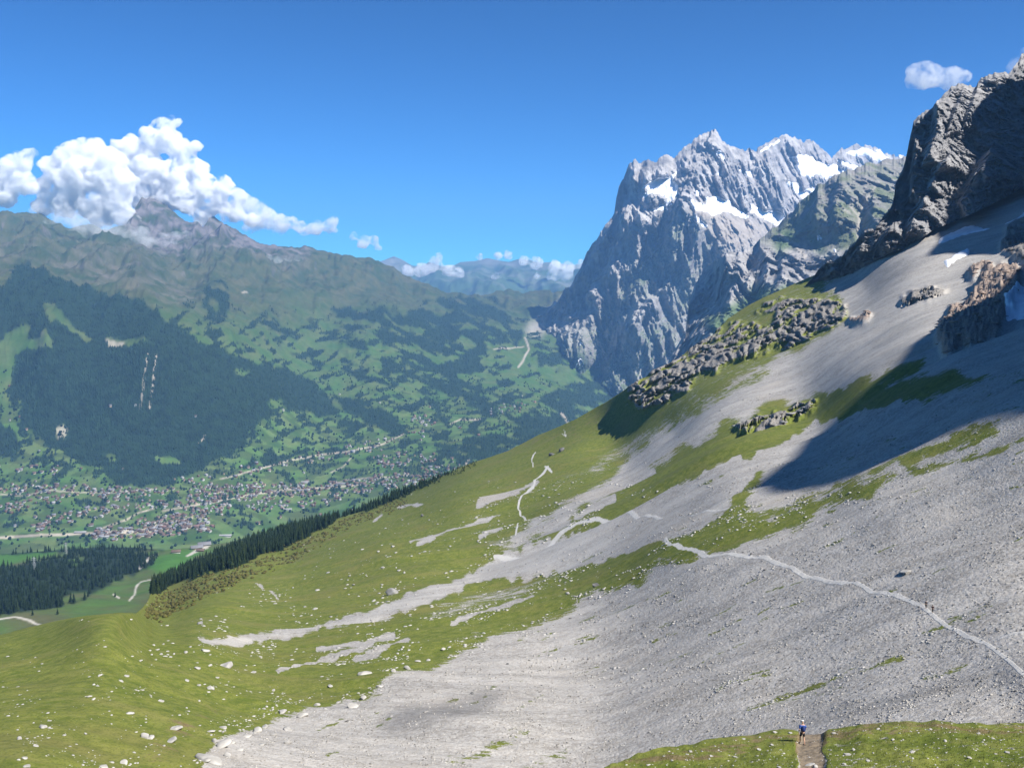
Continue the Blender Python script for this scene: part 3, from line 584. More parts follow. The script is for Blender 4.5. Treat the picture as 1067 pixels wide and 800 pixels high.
wc = mix(wc, np.broadcast_to(np.array([.085, .115, .06]), wc.shape), np.clip(gz*(.18+.6*ledge+b1*.5), 0, .9))
low = sstep(330, 375, W1.V+W1.U*.0)*sstep(.3, .5, wn[..., 2]+b1*.1)
wc = mix(wc, np.broadcast_to(np.array([.07, .1, .04]), wc.shape), low*.8)
forw = samp(poly([(560,345),(590,355),(600,385),(640,440),(680,440),(660,420),(640,405),(628,396),(615,385),(612,372),(600,368),(585,352)], soft=3, warp=4), W1.U, W1.V)
wc = mix(wc, np.broadcast_to(WOODV*1.5, wc.shape), forw*.9)
grid_mesh('snow_mountain', W1.back(6, 1200, 1.1), M_ROCK, {'Col': ext(wc, 6)})
M_SNOW = plain('snow', (.84, .86, .90), .6, .05, .01)
def snow_sheet(layer, m, lift, name='snow', sink=None):
    v = samp(m, layer.U, layer.V); sel = v > .04
    P = layer.P + (np.clip(v-.5, -.5, .5)*2*lift)[..., None]*(np.array([0, -.35, .94]))
    return grid_mesh(name, P, M_SNOW, mask=sel)
snow_sheet(W1, m_sw, 22)

# ---- grey-green mountain in the middle ground ----
MTOP = [(660,420),(685,398),(700,371),(714,346),(718,312),(723,298),(730,285),(738,276),(746,274),(754,265),(764,262),(772,263),(779,260),(786,255),(791,250),(801,242),(812,232),(820,225),(835,210),(850,195),(860,189),(870,183),(880,180),(890,176),(905,170),(915,169),(925,166),(932,166),(940,165),(1010,140)]
mr = np.zeros((NH, NW), np.float32)
for P, a, w, W2 in [([(716,372),(732,335),(748,318),(749,290),(744,274)], 420, 24, 30), ([(793,305),(794,285),(792,264)], 330, 17, 30), ([(806,300),(812,285),(813,266)], 120, 7, 40), ([(757,312),(764,290),(768,268)], 110, 9, 14), ([(778,292),(786,275),(790,260)], 90, 6, 8),
    ([(748,300),(753,285),(755,270)], 90, 6, 10), ([(830,222),(838,215),(846,205)], 60, 5, 20), ([(900,262),(893,240),(894,215)], -110, 10, 14), ([(905,262),(902,240),(907,215)], 130, 10, 30), ([(868,235),(866,215),(872,192)], 70, 8, 20), ([(850,240),(845,222),(850,205)], 90, 8, 20), ([(735,372),(738,345),(745,330)], 60, 6, 12), ([(722,372),(728,350)], 60, 6, 8)]:
    mr += relief(P, a, w, W2)
M1 = Layer(660, 1010, .72, MTOP, [(660,450),(1010,420)], 380, depth_fn([(700,385,5000),(715,330,5500),(740,285,5850),(760,268,5900),(760,310,5450),(800,300,5150),(850,280,4850),(800,246,5950),(870,187,5750),(930,169,5900),(930,240,4700),(870,240,5100),(1000,250,4500),(740,350,5000),(800,340,4500),(830,215,5900),(1000,145,6000),(900,200,5400)], 3500, 7000, log=True), off=mr)
M1.jag(2.4, 8, 9.3, 6); M1.push(0)
rr = ridged(M1.P/np.array([240., 900., 700.])+2, 8, .58)-1.05
vert = ridged(np.stack([M1.P[..., 0]/90, M1.P[..., 1]/200, M1.P[..., 2]/600], -1)+4, 5, .55)-1
cl = sstep(238, 262, M1.V-(M1.U-800)*.12)
crg = crag(M1.P/np.array([90., 160., 130.])+8, 6, .66)
M1.push(-(rr*80+crg*16+vert*(16+34*cl))*sstep(1, .94, M1.t)[:, None]-rr*20)
mn = normals(M1.P); b1 = fbm(M1.P/130+3, 5); b2 = fbm(M1.P/38+3, 4)
mc = mix(np.broadcast_to(np.array([.17, .165, .165]), M1.P.shape), np.broadcast_to(np.array([.36, .345, .33]), M1.P.shape), np.clip(.5+b1*.75+b2*.35, 0, 1))
up = (1-cl)
mc = mix(mc, np.broadcast_to(np.array([.20, .185, .155]), mc.shape), up*.5)
mc = mix(mc, np.broadcast_to(np.array([.095, .12, .055]), mc.shape), np.clip(up*(sstep(190, 250, M1.V)*.7+b1*.9+ .2), 0, .85))
mg = samp(poly([(808,246),(825,240),(832,252),(815,268),(806,262)], [(732,332),(760,318),(780,303),(792,296),(810,302),(830,290),(820,310),(780,330),(745,350),(735,345)], [(836,240),(850,245),(860,262),(868,270),(850,262)], soft=3, warp=5, seed=3), M1.U, M1.V)
mc = mix(mc, np.broadcast_to(np.array([.075, .125, .045]), mc.shape), mg*.9)
deb = np.zeros((NH, NW), np.float32)
for P, w in [([(895,245),(894,225),(905,205),(915,190)], 2), ([(894,225),(884,212),(872,195)], 1.6), ([(862,206),(875,214),(886,222)], 1.6), ([(812,245),(830,255),(838,268)], 3), ([(895,240),(893,262)], 2.5), ([(908,205),(898,188),(890,180)], 1.4), ([(905,222),(912,228),(918,232)], 2)]:
    stroke(P, w, 1, 1.5, deb)
mc = mix(mc, np.broadcast_to(np.array([.34, .31, .27]), mc.shape), samp(deb, M1.U, M1.V)*.7)
grid_mesh('rock_mountain', M1.back(6, 700, 1.0), M_ROCK, {'Col': ext(mc, 6)})
snow_sheet(M1, poly([(852,245),(854,245),(857,249),(855,250)], [(868,259),(871,260),(872,263),(869,262)], soft=.5), 8)

# ---- near rock wall on the right ----
M_WALL = albedo_mat('wall_rock', .10, .5, bump=2.2, bscale=.13)
ETOP = [(840,296),(850,284),(862,273),(876,268),(883,261),(890,254),(897,245),(901,239),(911,239),(918,230),(925,221),(931,209),(932,203),(932,194),(936,185),(941,176),(945,159),(947,149),(950,138),(952,128),(958,120),(965,116),(971,113),(973,109),(980,101),(985,97),(991,91),(998,87),(1004,88),(1009,90),(1015,91),(1022,82),(1030,79),(1037,76),(1047,75),(1053,77),(1058,69),(1063,60),(1067,55),(1090,20),(1130,-30),(1230,-60)]
EBOT = [(840,312),(860,297),(880,290),(903,279),(925,265),(952,254),(975,238),(992,232),(1015,222),(1067,196),(1230,126)]
er = np.zeros((NH, NW), np.float32)
for P, a, w, W2 in [([(964,162),(972,140),(974,112)], 70, 8, 60), ([(948,205),(950,180),(953,150)], 30, 5, 30), ([(975,200),(968,195),(972,178),(985,165)], 40, 7, 30), ([(1005,225),(1000,210),(1010,190),(1028,160)], 60, 9, 50), ([(988,132),(992,120),(1000,100)], 25, 5, 20), ([(1005,128),(1010,112),(1016,95)], 30, 5, 20),
   ([(880,278),(886,268),(895,258)], 30, 6, 25), ([(912,262),(918,248),(926,238)], 30, 6, 25), ([(945,240),(950,225),(960,210)], 35, 6, 30), ([(860,285),(866,278)], 20, 5, 15)]:
    er += relief(P, a, w, W2)
E1 = Layer(840, 1230, .8, ETOP, EBOT, 360, depth_fn([(850,290,1320),(880,277,1275),(903,267,1240),(925,252,1198),(960,235,1185),(992,217,1210),(1067,183,1240),(1230,112,1260),(932,200,1300),(945,160,1340),(952,128,1370),(990,95,1430),(1015,93,1460),(1045,77,1470),(1067,56,1560),(1000,150,1360),(965,190,1275),(1067,120,1410),(1230,0,1600),(1230,-60,1700),(903,285,1250),(1067,200,1225),(1230,130,1250)], 500, 1800, log=True), off=er)
E1.jag(2.2, 6, 4.3, 6); E1.push(0)
rr = ridged(np.stack([(E1.P[..., 0]+E1.P[..., 2]*.35)/70, E1.P[..., 1]/200, (E1.P[..., 2]-E1.P[..., 0]*.4)/85], -1)+2, 8, .62)-1.05
tilt = E1.P[..., 2]-E1.P[..., 0]*.45
st = fbm(np.stack([E1.P[..., 0]/120, E1.P[..., 1]/120, tilt/16], -1), 5, .6)
rr = rr*.45+crag(np.stack([(E1.P[..., 0]+E1.P[..., 2]*.3)/34, E1.P[..., 1]/60, (E1.P[..., 2]-E1.P[..., 0]*.35)/26], -1)+5, 7, .72)*.75
E1.push(-(rr*21+st*1.0)*(sstep(1, .95, E1.t)[:, None]*.8+.2))
b1 = fbm(E1.P/30+3, 5); b2 = fbm(E1.P/7+3, 4)
ec = mix(np.broadcast_to(np.array([.135, .134, .14]), E1.P.shape), np.broadcast_to(np.array([.30, .295, .295]), E1.P.shape), np.clip(.5+b1*.7+b2*.35+st*.12, 0, 1))
grid_mesh('rock_wall', E1.back(6, 260, 1.2), M_WALL, {'Col': ext(ec, 6)})
SN_N = [[(983,276),(989,271),(995,267),(1009,261),(1011,263),(1003,270),(995,274),(987,277)], [(975,257),(980,250),(992,241),(1009,234),(1019,235),(1033,238),(1027,242),(1013,243),(996,249),(982,256)], [(1041,237),(1053,229),(1067,221),(1100,210),(1100,218),(1067,226),(1053,234)], [(1045,322),(1060,306),(1067,302),(1110,296),(1110,325),(1067,330),(1048,335)]]
M_SNOWD = plain('old_snow', (.74, .75, .78), .6, .08, .1)
m_sn = poly(*SN_N, soft=.8, warp=1.5, wscale=6)
so = snow_sheet(N1, m_sn, 1.6); so.data.materials[0] = M_SNOWD
HAZE = 3.3e-5; EXPO = 0.95; VB = 14
def empty(name, loc, label=None, cat=None, group=None, rz=0):
    o = bpy.data.objects.new(name, None); o.location = loc; o.rotation_euler = (0, 0, rz); o.empty_display_size = .1
    COL.objects.link(o); return tag(o, label, cat, group)
def tag(o, label=None, cat=None, group=None, kind=None):
    if label: o['label'] = label
    if cat: o['category'] = cat
    if group: o['group'] = group
    if kind: o['kind'] = kind
    return o
# ---- the peak's face beyond the right edge, which throws the long shadow ----
def crest(layer, pts, X0, dz=0):
    a = np.array(pts, float); P = layer.at(a[:, 0], a[:, 1]); t = (X0-P[:, 0])/SUN[0]; Q = P+SUN*t[:, None]; return np.stack([Q[:, 1], Q[:, 2]+dz], -1)
S_LO = [(1067,439),(1035,426),(1009,426),(968,428),(941,439),(898,452),(870,470),(840,490)]
S_TIP = [(800,508),(772,516)]
S_UP = [(800,465),(815,452),(842,428),(858,423),(909,396),(947,388),(968,372),(995,353),(1027,342),(1035,323),(1049,302),(1054,280),(1067,275)]
ca, cb, cc = crest(N1, S_LO, 560), crest(N1, S_TIP, 560), crest(N1, S_UP, 560)
al = np.concatenate([ca, cc]); al = al[np.argsort(al[:, 0])]
yy = np.arange(al[0, 0], al[-1, 0], 8.); zz = np.interp(yy, al[:, 0], al[:, 1]); zz = np.convolve(np.pad(zz, 2, mode='edge'), np.ones(5)/5, 'valid'); zz = np.convolve(np.pad(zz, 4, mode='edge'), np.ones(9)/9, 'valid')
tip = cb.mean(0); zz = np.maximum(zz, tip[1]+14-np.abs(yy-tip[0])*.75)
ci = crest(N1, [(800,492),(820,485),(850,465),(880,450),(900,425),(870,440),(940,410),(1000,400),(835,470),(860,450),(960,400),(900,440),(1050,405)], 560, 5)
for a_, b_ in ci: zz = np.maximum(zz, b_-np.where(yy > a_, (yy-a_)*1.6, (a_-yy)*.5))
for _k in range(2): zz = np.convolve(np.pad(zz, 4, mode='edge'), np.ones(9)/9, 'valid')
c2 = crest(E1, [(1017,161),(1005,128),(1022,105),(1050,80)], 860); c3 = crest(N1, [(978,262),(990,250)], 860, 12)
c2 = np.concatenate([c3, c2]); c2 = c2[np.argsort(c2[:, 0])]
yT = yy[-1]
k2 = c2[:, 0] > yT+46; c2 = c2[k2]
Y = np.concatenate([[yy[0]-500, yy[0]-200], yy, [yT+10, yT+40, yT+44], c2[:, 0], [c2[-1, 0]+150, c2[-1, 0]+500]])
Z = np.concatenate([[zz[0]+60, zz[0]+25], zz, [90, 60, c2[0, 1]], c2[:, 1], [c2[-1, 1]-90, c2[-1, 1]-150]])
ys = np.arange(Y[0], Y[-1], 5.0); zc = np.interp(ys, Y, Z); xc = np.interp(ys, [Y[0], yT+10, yT+40, Y[-1]], [560, 560, 860, 860]); xc = np.maximum(xc, .6*ys+60)
off = np.minimum(210, xc-.6*ys)
sx = np.concatenate([-np.linspace(1, 0, 42), np.linspace(8, 900, 30)])
dx = np.where(sx[:, None] <= 0, sx[:, None]*off[None], sx[:, None])
XX = xc[None]+dx; YY = np.repeat(ys[None], len(sx), 0)
ZZ = zc[None]-np.where(sx[:, None] <= 0, -sx[:, None]*370, dx*.35)
nn = fbm(np.stack([XX/60, YY/60, ZZ/90], -1), 5)
ZZ = ZZ+nn*np.where(np.abs(dx) < 4, 1.5, 12)
XX = XX+nn*np.where(dx < -4, 8, 0)
PP = np.stack([XX, YY, ZZ], -1)
q_ = fbm(PP/25, 4)
grid_mesh('rock_face', PP, M_WALL, {'Col': mix(np.broadcast_to(np.array([.17, .162, .155]), PP.shape), np.broadcast_to(np.array([.34, .32, .30]), PP.shape), np.clip(.5+q_, 0, 1))})
# ground running back beneath and behind the camera
gx = np.linspace(-700, 420, 80); gy = np.linspace(-400, 150, 60); GX, GY = np.meshgrid(gx, gy)
GZ = -34+GX*.5-np.maximum(GX, 0)*.05-.2*GY+fbm(np.stack([GX/60, GY/60, GX*0], -1), 4)*3
near0 = np.exp(-((GX/22)**2+((GY+2)/16)**2)); GZ = np.minimum(GZ*(1-near0)+(-1.75+GX*.2-.4*np.maximum(GY, 0))*near0, -1.6-.42*np.maximum(GY, 0)+.45*np.maximum(GX, 0)+2*(GY < -20))
GZ = np.where(GY > 6, GZ-(GY-6)*.5, GZ)
gP = np.stack([GX, GY, GZ], -1)
grid_mesh('ground', gP, M_NEAR, {'A': np.broadcast_to(np.array([.95, 0, 0]), gP.shape), 'B': gP*0})
# ================= trees =================
M_NEEDLE = plain('needles', (.022, .040, .015), .9, .45, .25)
M_NEEDLE2 = plain('needles_light', (.040, .062, .018), .9, .4, .25)
M_BARK = plain('bark', (.10, .075, .055), .9, .2, 2)
M_FARTREE = plain('far_needles', (.013, .028, .014), .9, .4, .02)
def spruce_crown(seed, h=1.0, tiers=9, seg=9):
    r = np.random.default_rng(seed); V = []; Fc = []
    for k in range(tiers):
        t = k/(tiers-1); z0 = .10+.78*t; R = (.20*(1-t)**.85+.022)*r.uniform(.85, 1.15); dz = .17*(1-t*.4)
        b = len(V); ph = r.uniform(0, 6)
        V.append((0, 0, z0+dz))
        for j in range(seg):
            a = ph+j*2*math.pi/seg; rr = R*r.uniform(.62, 1.2)
            V.append((math.cos(a)*rr, math.sin(a)*rr, z0-r.uniform(.0, .05)))
        for j in range(seg):
            a = ph+(j+.5)*2*math.pi/seg; rr = R*.45
            V.append((math.cos(a)*rr, math.sin(a)*rr, z0+.02))
        for j in range(seg):
            j2 = (j+1) % seg; Fc.append((b, b+1+j, b+1+seg+j)); Fc.append((b, b+1+seg+j, b+1+j2))
            Fc.append((b+1+j, b+1+seg+(j-1) % seg, b+1+seg+j))
    V.append((0, 0, 1.0)); t = len(V)-1; V += [(.02, 0, .85), (-.01, .017, .85), (-.01, -.017, .85)]; Fc += [(t, t+1, t+2), (t, t+2, t+3), (t, t+3, t+1)]
    return np.array(V, float), np.array(Fc)
def trunk_mesh(h=1.0, r0=.016, seg=6):
    V = []; Fc = []
    for z, rr in ((-.12, r0*1.5), (.02, r0*1.1), (.5, r0*.6), (.9, r0*.15)):
        for j in range(seg): a = j*2*math.pi/seg; V.append((math.cos(a)*rr, math.sin(a)*rr, z))
    for k in range(3):
        for j in range(seg): j2 = (j+1) % seg; Fc.append((k*seg+j, k*seg+j2, (k+1)*seg+j2, (k+1)*seg+j))
    return np.array(V, float), np.array(Fc)
CR = [spruce_crown(s) for s in range(6)]; TR = trunk_mesh()
def mesh_only(name, V, Fc, mat, smooth=False):
    o = raw_mesh(name, V, Fc, mat, smooth=smooth); me = o.data; bpy.data.objects.remove(o); return me
crown_me = [mesh_only('crown', *CR[k], [M_NEEDLE, M_NEEDLE, M_NEEDLE2][k % 3]) for k in range(6)]
trunk_me = mesh_only('trunk', *TR, M_BARK)
def child(name, me, parent, **kw):
    o = bpy.data.objects.new(name, me); COL.objects.link(o); o.parent = parent
    for k, v in kw.items(): setattr(o, k, v)
    return o
def scatter(mask, layer, n, r, umin=None):
    """n points drawn from a chart mask, as (u, v)"""
    c = np.cumsum(np.clip(mask, 0, 1).ravel().astype(float)); tot = c[-1]
    if tot <= 0: return np.zeros((0, 2))
    i = np.searchsorted(c, r.random(n)*tot); i = np.minimum(i, mask.size-1)
    p = np.stack([i % NW+U0+r.random(n), i//NW+V0+r.random(n)], -1)
    return p[p[:, 1] > np.interp(p[:, 0], layer.us, layer.vt)+.6]
def multi(name, base, pts, S, rz, mat, jit=None, **kw):
    """many copies of one small shape as ONE mesh"""
    V, Fc = base; n = len(pts); c, s = np.cos(rz), np.sin(rz); S = np.asarray(S)
    if S.ndim == 1: S = np.stack([S, S, S], -1)
    X = V[None]*S[:, None]
    P = np.stack([X[..., 0]*c[:, None]-X[..., 1]*s[:, None], X[..., 0]*s[:, None]+X[..., 1]*c[:, None], X[..., 2]], -1)+pts[:, None]
    Fa = (Fc[None]+(np.arange(n)*len(V))[:, None, None]).reshape(-1, Fc.shape[1])
    return raw_mesh(name, P.reshape(-1, 3), Fa, mat, smooth=False, **kw)
r = np.random.default_rng(11)
fN = poly([(152,630),(160,612),(180,599),(212,585),(240,571),(280,557),(325,545),(353,540),(381,531),(400,523),(430,509),(460,496),(500,479),(500,482),(460,500),(430,514),(400,527),(370,535),(353,541),(336,551),(319,562),(297,573),(274,579),(246,590),(218,598),(193,606),(165,618),(158,624)], soft=.8, warp=2)
pN = scatter(fN, N1, 1700, r); PN = N1.at(pN[:, 0], pN[:, 1]); k_ = PN[:, 1] > 900; pN = pN[k_]; PN = PN[k_]
# trees on the far side of the brow, only their tops in view
ub = r.uniform(158, 500, 420); Pb = N1.at(ub, np.full(420, 0.)); hd = Pb.copy(); hd[:, 2] = 0; hd /= np.linalg.norm(hd, axis=1)[:, None]
q = r.uniform(0, 22, 420); Pb = Pb+hd*q[:, None]; Pb[:, 2] -= q*.55
hN = r.uniform(12, 21, len(PN))*np.clip(sstep(520, 380, pN[:, 0]), .25, 1); hB = r.uniform(12, 20, 420)*np.clip(sstep(520, 400, ub), .22, 1)
pL = scatter(WL, L1, 2300, r); PL = L1.at(pL[:, 0], pL[:, 1]); hL = r.uniform(13, 24, len(PL))
lone = np.array([(161,585),(163,583),(160,588),(120,621),(60,640),(34,641)], float); Pl2 = L1.at(lone[:, 0], lone[:, 1])
allP = np.concatenate([PN, Pb, PL, Pl2]); allH = np.concatenate([hN, hB, hL, np.full(len(lone), 14.)])
size = allH/allP[:, 1]
vis = np.ones(len(allP), bool)
order = np.argsort(-size)
ind = order[:300]; rest = order[300:]
for k, i in enumerate(ind):
    t = empty('spruce_tree', allP[i], 'dark green spruce in the steep wood below the grassy slope', 'tree', 'spruces below the grassy slope', float(r.uniform(0, 6)))
    h = allH[i]; wd = h*r.uniform(.85, 1.15)
    child('crown', crown_me[k % 6], t, scale=(wd, wd, h)); child('trunk', trunk_me, t, scale=(h, h, h))
for k in range(6):
    sel = rest[k::6]
    S = np.stack([allH[sel]*.95, allH[sel]*.95, allH[sel]], -1)
    if k == 0: Vs = []; Fs = []; off = 0
    V, Fc = CR[k]; X = V[None]*S[:, None]+allP[sel][:, None]
    Vs.append(X.reshape(-1, 3)); Fs.append((Fc[None]+(np.arange(len(sel))*len(V))[:, None, None]).reshape(-1, 3)+off); off += len(sel)*len(V)
wood_o = raw_mesh('forest', np.concatenate(Vs), np.concatenate(Fs), M_NEEDLE, smooth=False); tag(wood_o, 'dark spruce wood below the grassy slope and over the terrace', 'forest', kind='stuff')
# far woods of the valley: small spires
ico = np.array([(0, 0, 1.)]+[(math.cos(a), math.sin(a), z) for a, z in zip(np.arange(5)*2*math.pi/5, [.0]*5)]); icf = np.array([(0, 1+j, 1+(j+1) % 5) for j in range(5)])
wm = np.zeros((NH, NW), np.float32)
iu = np.clip((V1.U-U0).astype(int), 0, NW-1); iv = np.clip((V1.V-V0).astype(int), 0, NH-1)
np.maximum.at(wm, (iv, iu), wood.astype(np.float32)); wm[(wm < .35)] = 0
wm = wm*(_vv < 560)
pV = scatter(wm, V1, 34000, r); PV = V1.at(pV[:, 0], pV[:, 1]); hV = r.uniform(14, 27, len(PV))*(.75+.25*r.random(len(PV)))
far = multi('far_forest', (ico, icf), PV-np.array([0, 0, 2]), np.stack([hV*.27, hV*.27, hV], -1), r.uniform(0, 6, len(PV)), M_FARTREE)
tag(far, 'dark forest covering the far mountainside and valley', 'forest', kind='stuff')
# single trees and hedges among the meadows
mm = ((_vv > 385) & (_vv < 572) & (wm < .2) & (_uu < 575)).astype(np.float32)*np.clip(.15+fbm(np.stack([_uu/12, _vv/8, _uu*0], -1), 3), 0, 1)
pS = scatter(mm, V1, 2600, r); PS = V1.at(pS[:, 0], pS[:, 1]); hS = r.uniform(8, 18, len(PS))
blob = np.array([(0, 0, 1.), (.5, 0, .45), (.15, .48, .5), (-.4, .3, .42), (-.4, -.3, .52), (.15, -.48, .4), (.25, 0, 0), (-.2, .15, 0), (-.1, -.2, 0)]); blf = np.array([(0, 1, 2), (0, 2, 3), (0, 3, 4), (0, 4, 5), (0, 5, 1), (1, 6, 2), (2, 6, 7), (2, 7, 3), (3, 7, 4), (4, 7, 8), (4, 8, 5), (5, 8, 6), (5, 6, 1)])
gv = multi('valley_trees', (blob, blf), PS-np.array([0, 0, 1]), np.stack([hS*.9, hS*.9, hS], -1), r.uniform(0, 6, len(PS)), M_FARTREE)
tag(gv, 'round dark trees dotted over the valley meadows', 'trees', kind='stuff')
# low shrubs on the brown edge under the wood
M_SHRUB = plain('shrub', (.075, .070, .020), .9, .45, .5)
fS = poly([(150,642),(165,622),(195,608),(246,592),(274,581),(319,564),(353,543),(400,528),(430,516),(425,524),(400,536),(360,552),(330,568),(300,585),(260,602),(220,620),(190,634),(170,644)], soft=1.5, warp=3)
pB = scatter(fS, N1, 1500, r); PB = N1.at(pB[:, 0], pB[:, 1]); hBs = r.uniform(.8, 3.2, len(PB))
sh = multi('shrubbery', (blob, blf), PB-np.array([0, 0, .4]), np.stack([hBs*1.6, hBs*1.6, hBs], -1), r.uniform(0, 6, len(PB)), M_SHRUB)
tag(sh, 'brownish green shrubs fringing the lower edge of the grass', 'shrubs', kind='stuff')
# ================= boulders =================
def rock_shape(seed, n=2):
    r = np.random.default_rng(seed); V, Fc = (ICO2_, ICO2f) if n == 2 else (ICO1_, ICO1f)
    V = V.copy(); V = V*(1+.18*perlin(V*1.3+seed)[:, None])
    for k in range(9 if n == 2 else 5):
        d = r.normal(size=3); d /= np.linalg.norm(d); h = r.uniform(.5, .85); e = V@d; V = V-np.clip(e-h, 0, 9)[:, None]*d
    V = V*np.array([r.uniform(.85, 1.2), r.uniform(.7, 1), r.uniform(.5, .75)]); return V*.62, Fc
def _ico(n):
    import bmesh
    bm = bmesh.new(); bmesh.ops.create_icosphere(bm, subdivisions=n, radius=1); bm.verts.ensure_lookup_table()
    V = np.array([v.co[:] for v in bm.verts]); Fc = np.array([[v.index for v in f.verts] for f in bm.faces]); bm.free(); return V, Fc
ICO2_, ICO2f = _ico(3); ICO1_, ICO1f = _ico(1)
M_BOULD = plain('boulder_rock', (.36, .345, .32), .9, .28, .8); M_BOULD2 = plain('grey_boulder_rock', (.24, .235, .23), .9, .3, .8); M_DARKR = plain('dark_boulder_rock', (.11, .108, .105), .9, .3, .8)
M_STONE = plain('scree_stone', (.285, .27, .245), .9, .45, .35)
RK = [rock_shape(s) for s in range(8)]
rk_me = {m.name: [mesh_only('boulder', *RK[k], m) for k in range(8)] for m in (M_BOULD, M_BOULD2, M_DARKR)}
r = np.random.default_rng(21)
nb = 0
def boulder(u, v, w, label, group=None, mat=M_BOULD, layer=None, flat=1.0):
    global nb
    P = (layer or N1).at(np.array([u]), np.array([v]))[0]; s = w*P[1]/1000
    o = bpy.data.objects.new('boulder', rk_me[mat.name][nb % 8]); COL.objects.link(o); nb += 1
    o.location = P+np.array([0, 0, s*.08]); o.scale = (s, s*.9, s*flat); o.rotation_euler = (r.uniform(-.25, .25), r.uniform(-.25, .25), r.uniform(0, 6.28))
    return tag(o, label, 'boulder', group)
boulder(236, 695, 15, 'biggest pale boulder lying alone on the green meadow below the stream', flat=.8)
boulder(214, 680, 10, 'rounded pale boulder just beneath the end of the stream bed', flat=.7)
boulder(209, 650, 7, 'grey boulder beside the head of the stream bed', mat=M_BOULD2)
boulder(183, 759, 13, 'long slanting pale slab in the grass', flat=.5)
boulder(178, 771, 13, 'flat pale slab just below the slanting slab', flat=.45)
boulder(232, 779, 19, 'broad pale boulder at the upper tip of the scree', flat=.7)
boulder(218, 791, 24, 'bulkiest pale boulder at the low left tip of the scree', flat=.65)
boulder(408, 617, 13, 'grey boulder on the grass above the stream bed', mat=M_BOULD2)
boulder(621, 613, 9, 'dark boulder on the green strip between two screes', mat=M_DARKR)
boulder(491, 723, 6, 'blackish boulder alone in the middle of the scree', mat=M_DARKR)
boulder(943, 600, 15, 'long whitish slab on the scree above the trail', flat=.35)
boulder(883, 782.5, 8, 'pale flat boulder in the near grass right of the trail', layer=B1, flat=.55)
boulder(575, 474, 7, 'dark block near the skyline of the grassy slope', mat=M_DARKR)
boulder(585, 470, 8, 'second dark block near the skyline, right of the first', mat=M_DARKR)
boulder(844, 791, 9, 'flat stone lying in the trail behind the hiker', layer=B1, flat=.3)
boulder(440, 541, 5, 'small dark block on the smooth green hillside', mat=M_DARKR)
G1 = 'pale boulders strewn over the green meadow'
for (u, v, w) in [(205,692.6,7),(193,680,6),(219,693,5),(146,689,4.5),(132,699,6),(104,699,5),(126,704,5),(219,717,8),(264,701.5,6),(195,709,6),(207,713,5),(285,714,4),(226,701,5),(93,724,5),(97,727,4),(20,765,8),(25,786,6),(28,794,9),(37,774,7),(44,753,9),(67,760,4),(89,761,4),(135,743,7),(103,699,4),(168,729,6),(151,766,11),(158,767,9),(108,795,10),(129,788,9),(220,765,8),(232,759,8),(224,773,9),(213,787,9),(237,788,10),(243,775,7),
  (160,672,4),(164,676,5),(168,680,5),(172,682,4),(158,680,4),(175,678,3.5),(162,684,3.5),(170,673,3),(178,683,4),(156,676,3),(181,681,3.5)]:
    boulder(u, v, w, 'small pale boulder in the green meadow', G1, flat=r.uniform(.6, .9))
G2 = 'pale boulders along the upper rim of the scree'
for (u, v, w) in [(344,713,7),(315,743,12),(294,739,10),(267,760,13),(229,778,9),(213,791,12),(367,737,13),(378,724,10),(380,703,11),(425,692,9),(435,686,6),(265,701,4),(237,695,4),(257,768,9),(275,752,8),(285,764,7),(300,756,9),(330,731,7),(352,728,6),(395,712,7),(410,700,6),(250,782,8),(272,778,7),(300,775,8),(446,684,6),(462,676,6)]:
    boulder(u, v, w, 'pale boulder at the grassy rim of the scree', G2, flat=r.uniform(.5, .85))
G3 = 'pale stones in the near grass'
for (u, v, w) in [(791.5,776,5),(808,764,5),(765,783,5),(805,772,4),(823,764.5,5),(812,795,6),(890,779,4.5),(850,793,8),(741,786,4),(700,793,4),(720,781,4),(775,768,3.5),(905,790,5),(930,772,4.5),(950,786,6),(985,775,5),(1010,790,6),(1035,770,4),(1050,783,6),(915,763,4),(970,763,4),(1020,762,5),(676,797,4),(869,764,5),(880,795,5),(816,780,4),(842,799,5)]:
    boulder(u, v, w, 'pale stone half sunk in the near grass', G3, layer=B1, flat=r.uniform(.4, .7))
G4 = 'boulders lying loose on the scree'
k = 0
ms = poly([(470,690),(620,630),(760,570),(1067,470),(1067,740),(860,748),(620,780),(380,770),(330,745)], soft=1)
pp = scatter(ms, N1, 90, r)
for (u, v) in pp:
    boulder(u, v, r.uniform(1.6, 3.6), 'grey boulder lying loose on the scree', G4, M_DARKR if r.random() < .3 else (M_BOULD if r.random() < .5 else M_BOULD2), flat=r.uniform(.5, .9))
for (u, v) in scatter(poly([(480,560),(560,555),(640,525),(645,515),(560,535),(500,555)], [(380,560),(470,575),(400,610),(330,640),(300,620)], soft=1), N1, 44, r):
    boulder(u, v, r.uniform(2, 5), 'pale boulder scattered on the middle hillside', 'pale boulders on the middle hillside', flat=r.uniform(.5, .9))
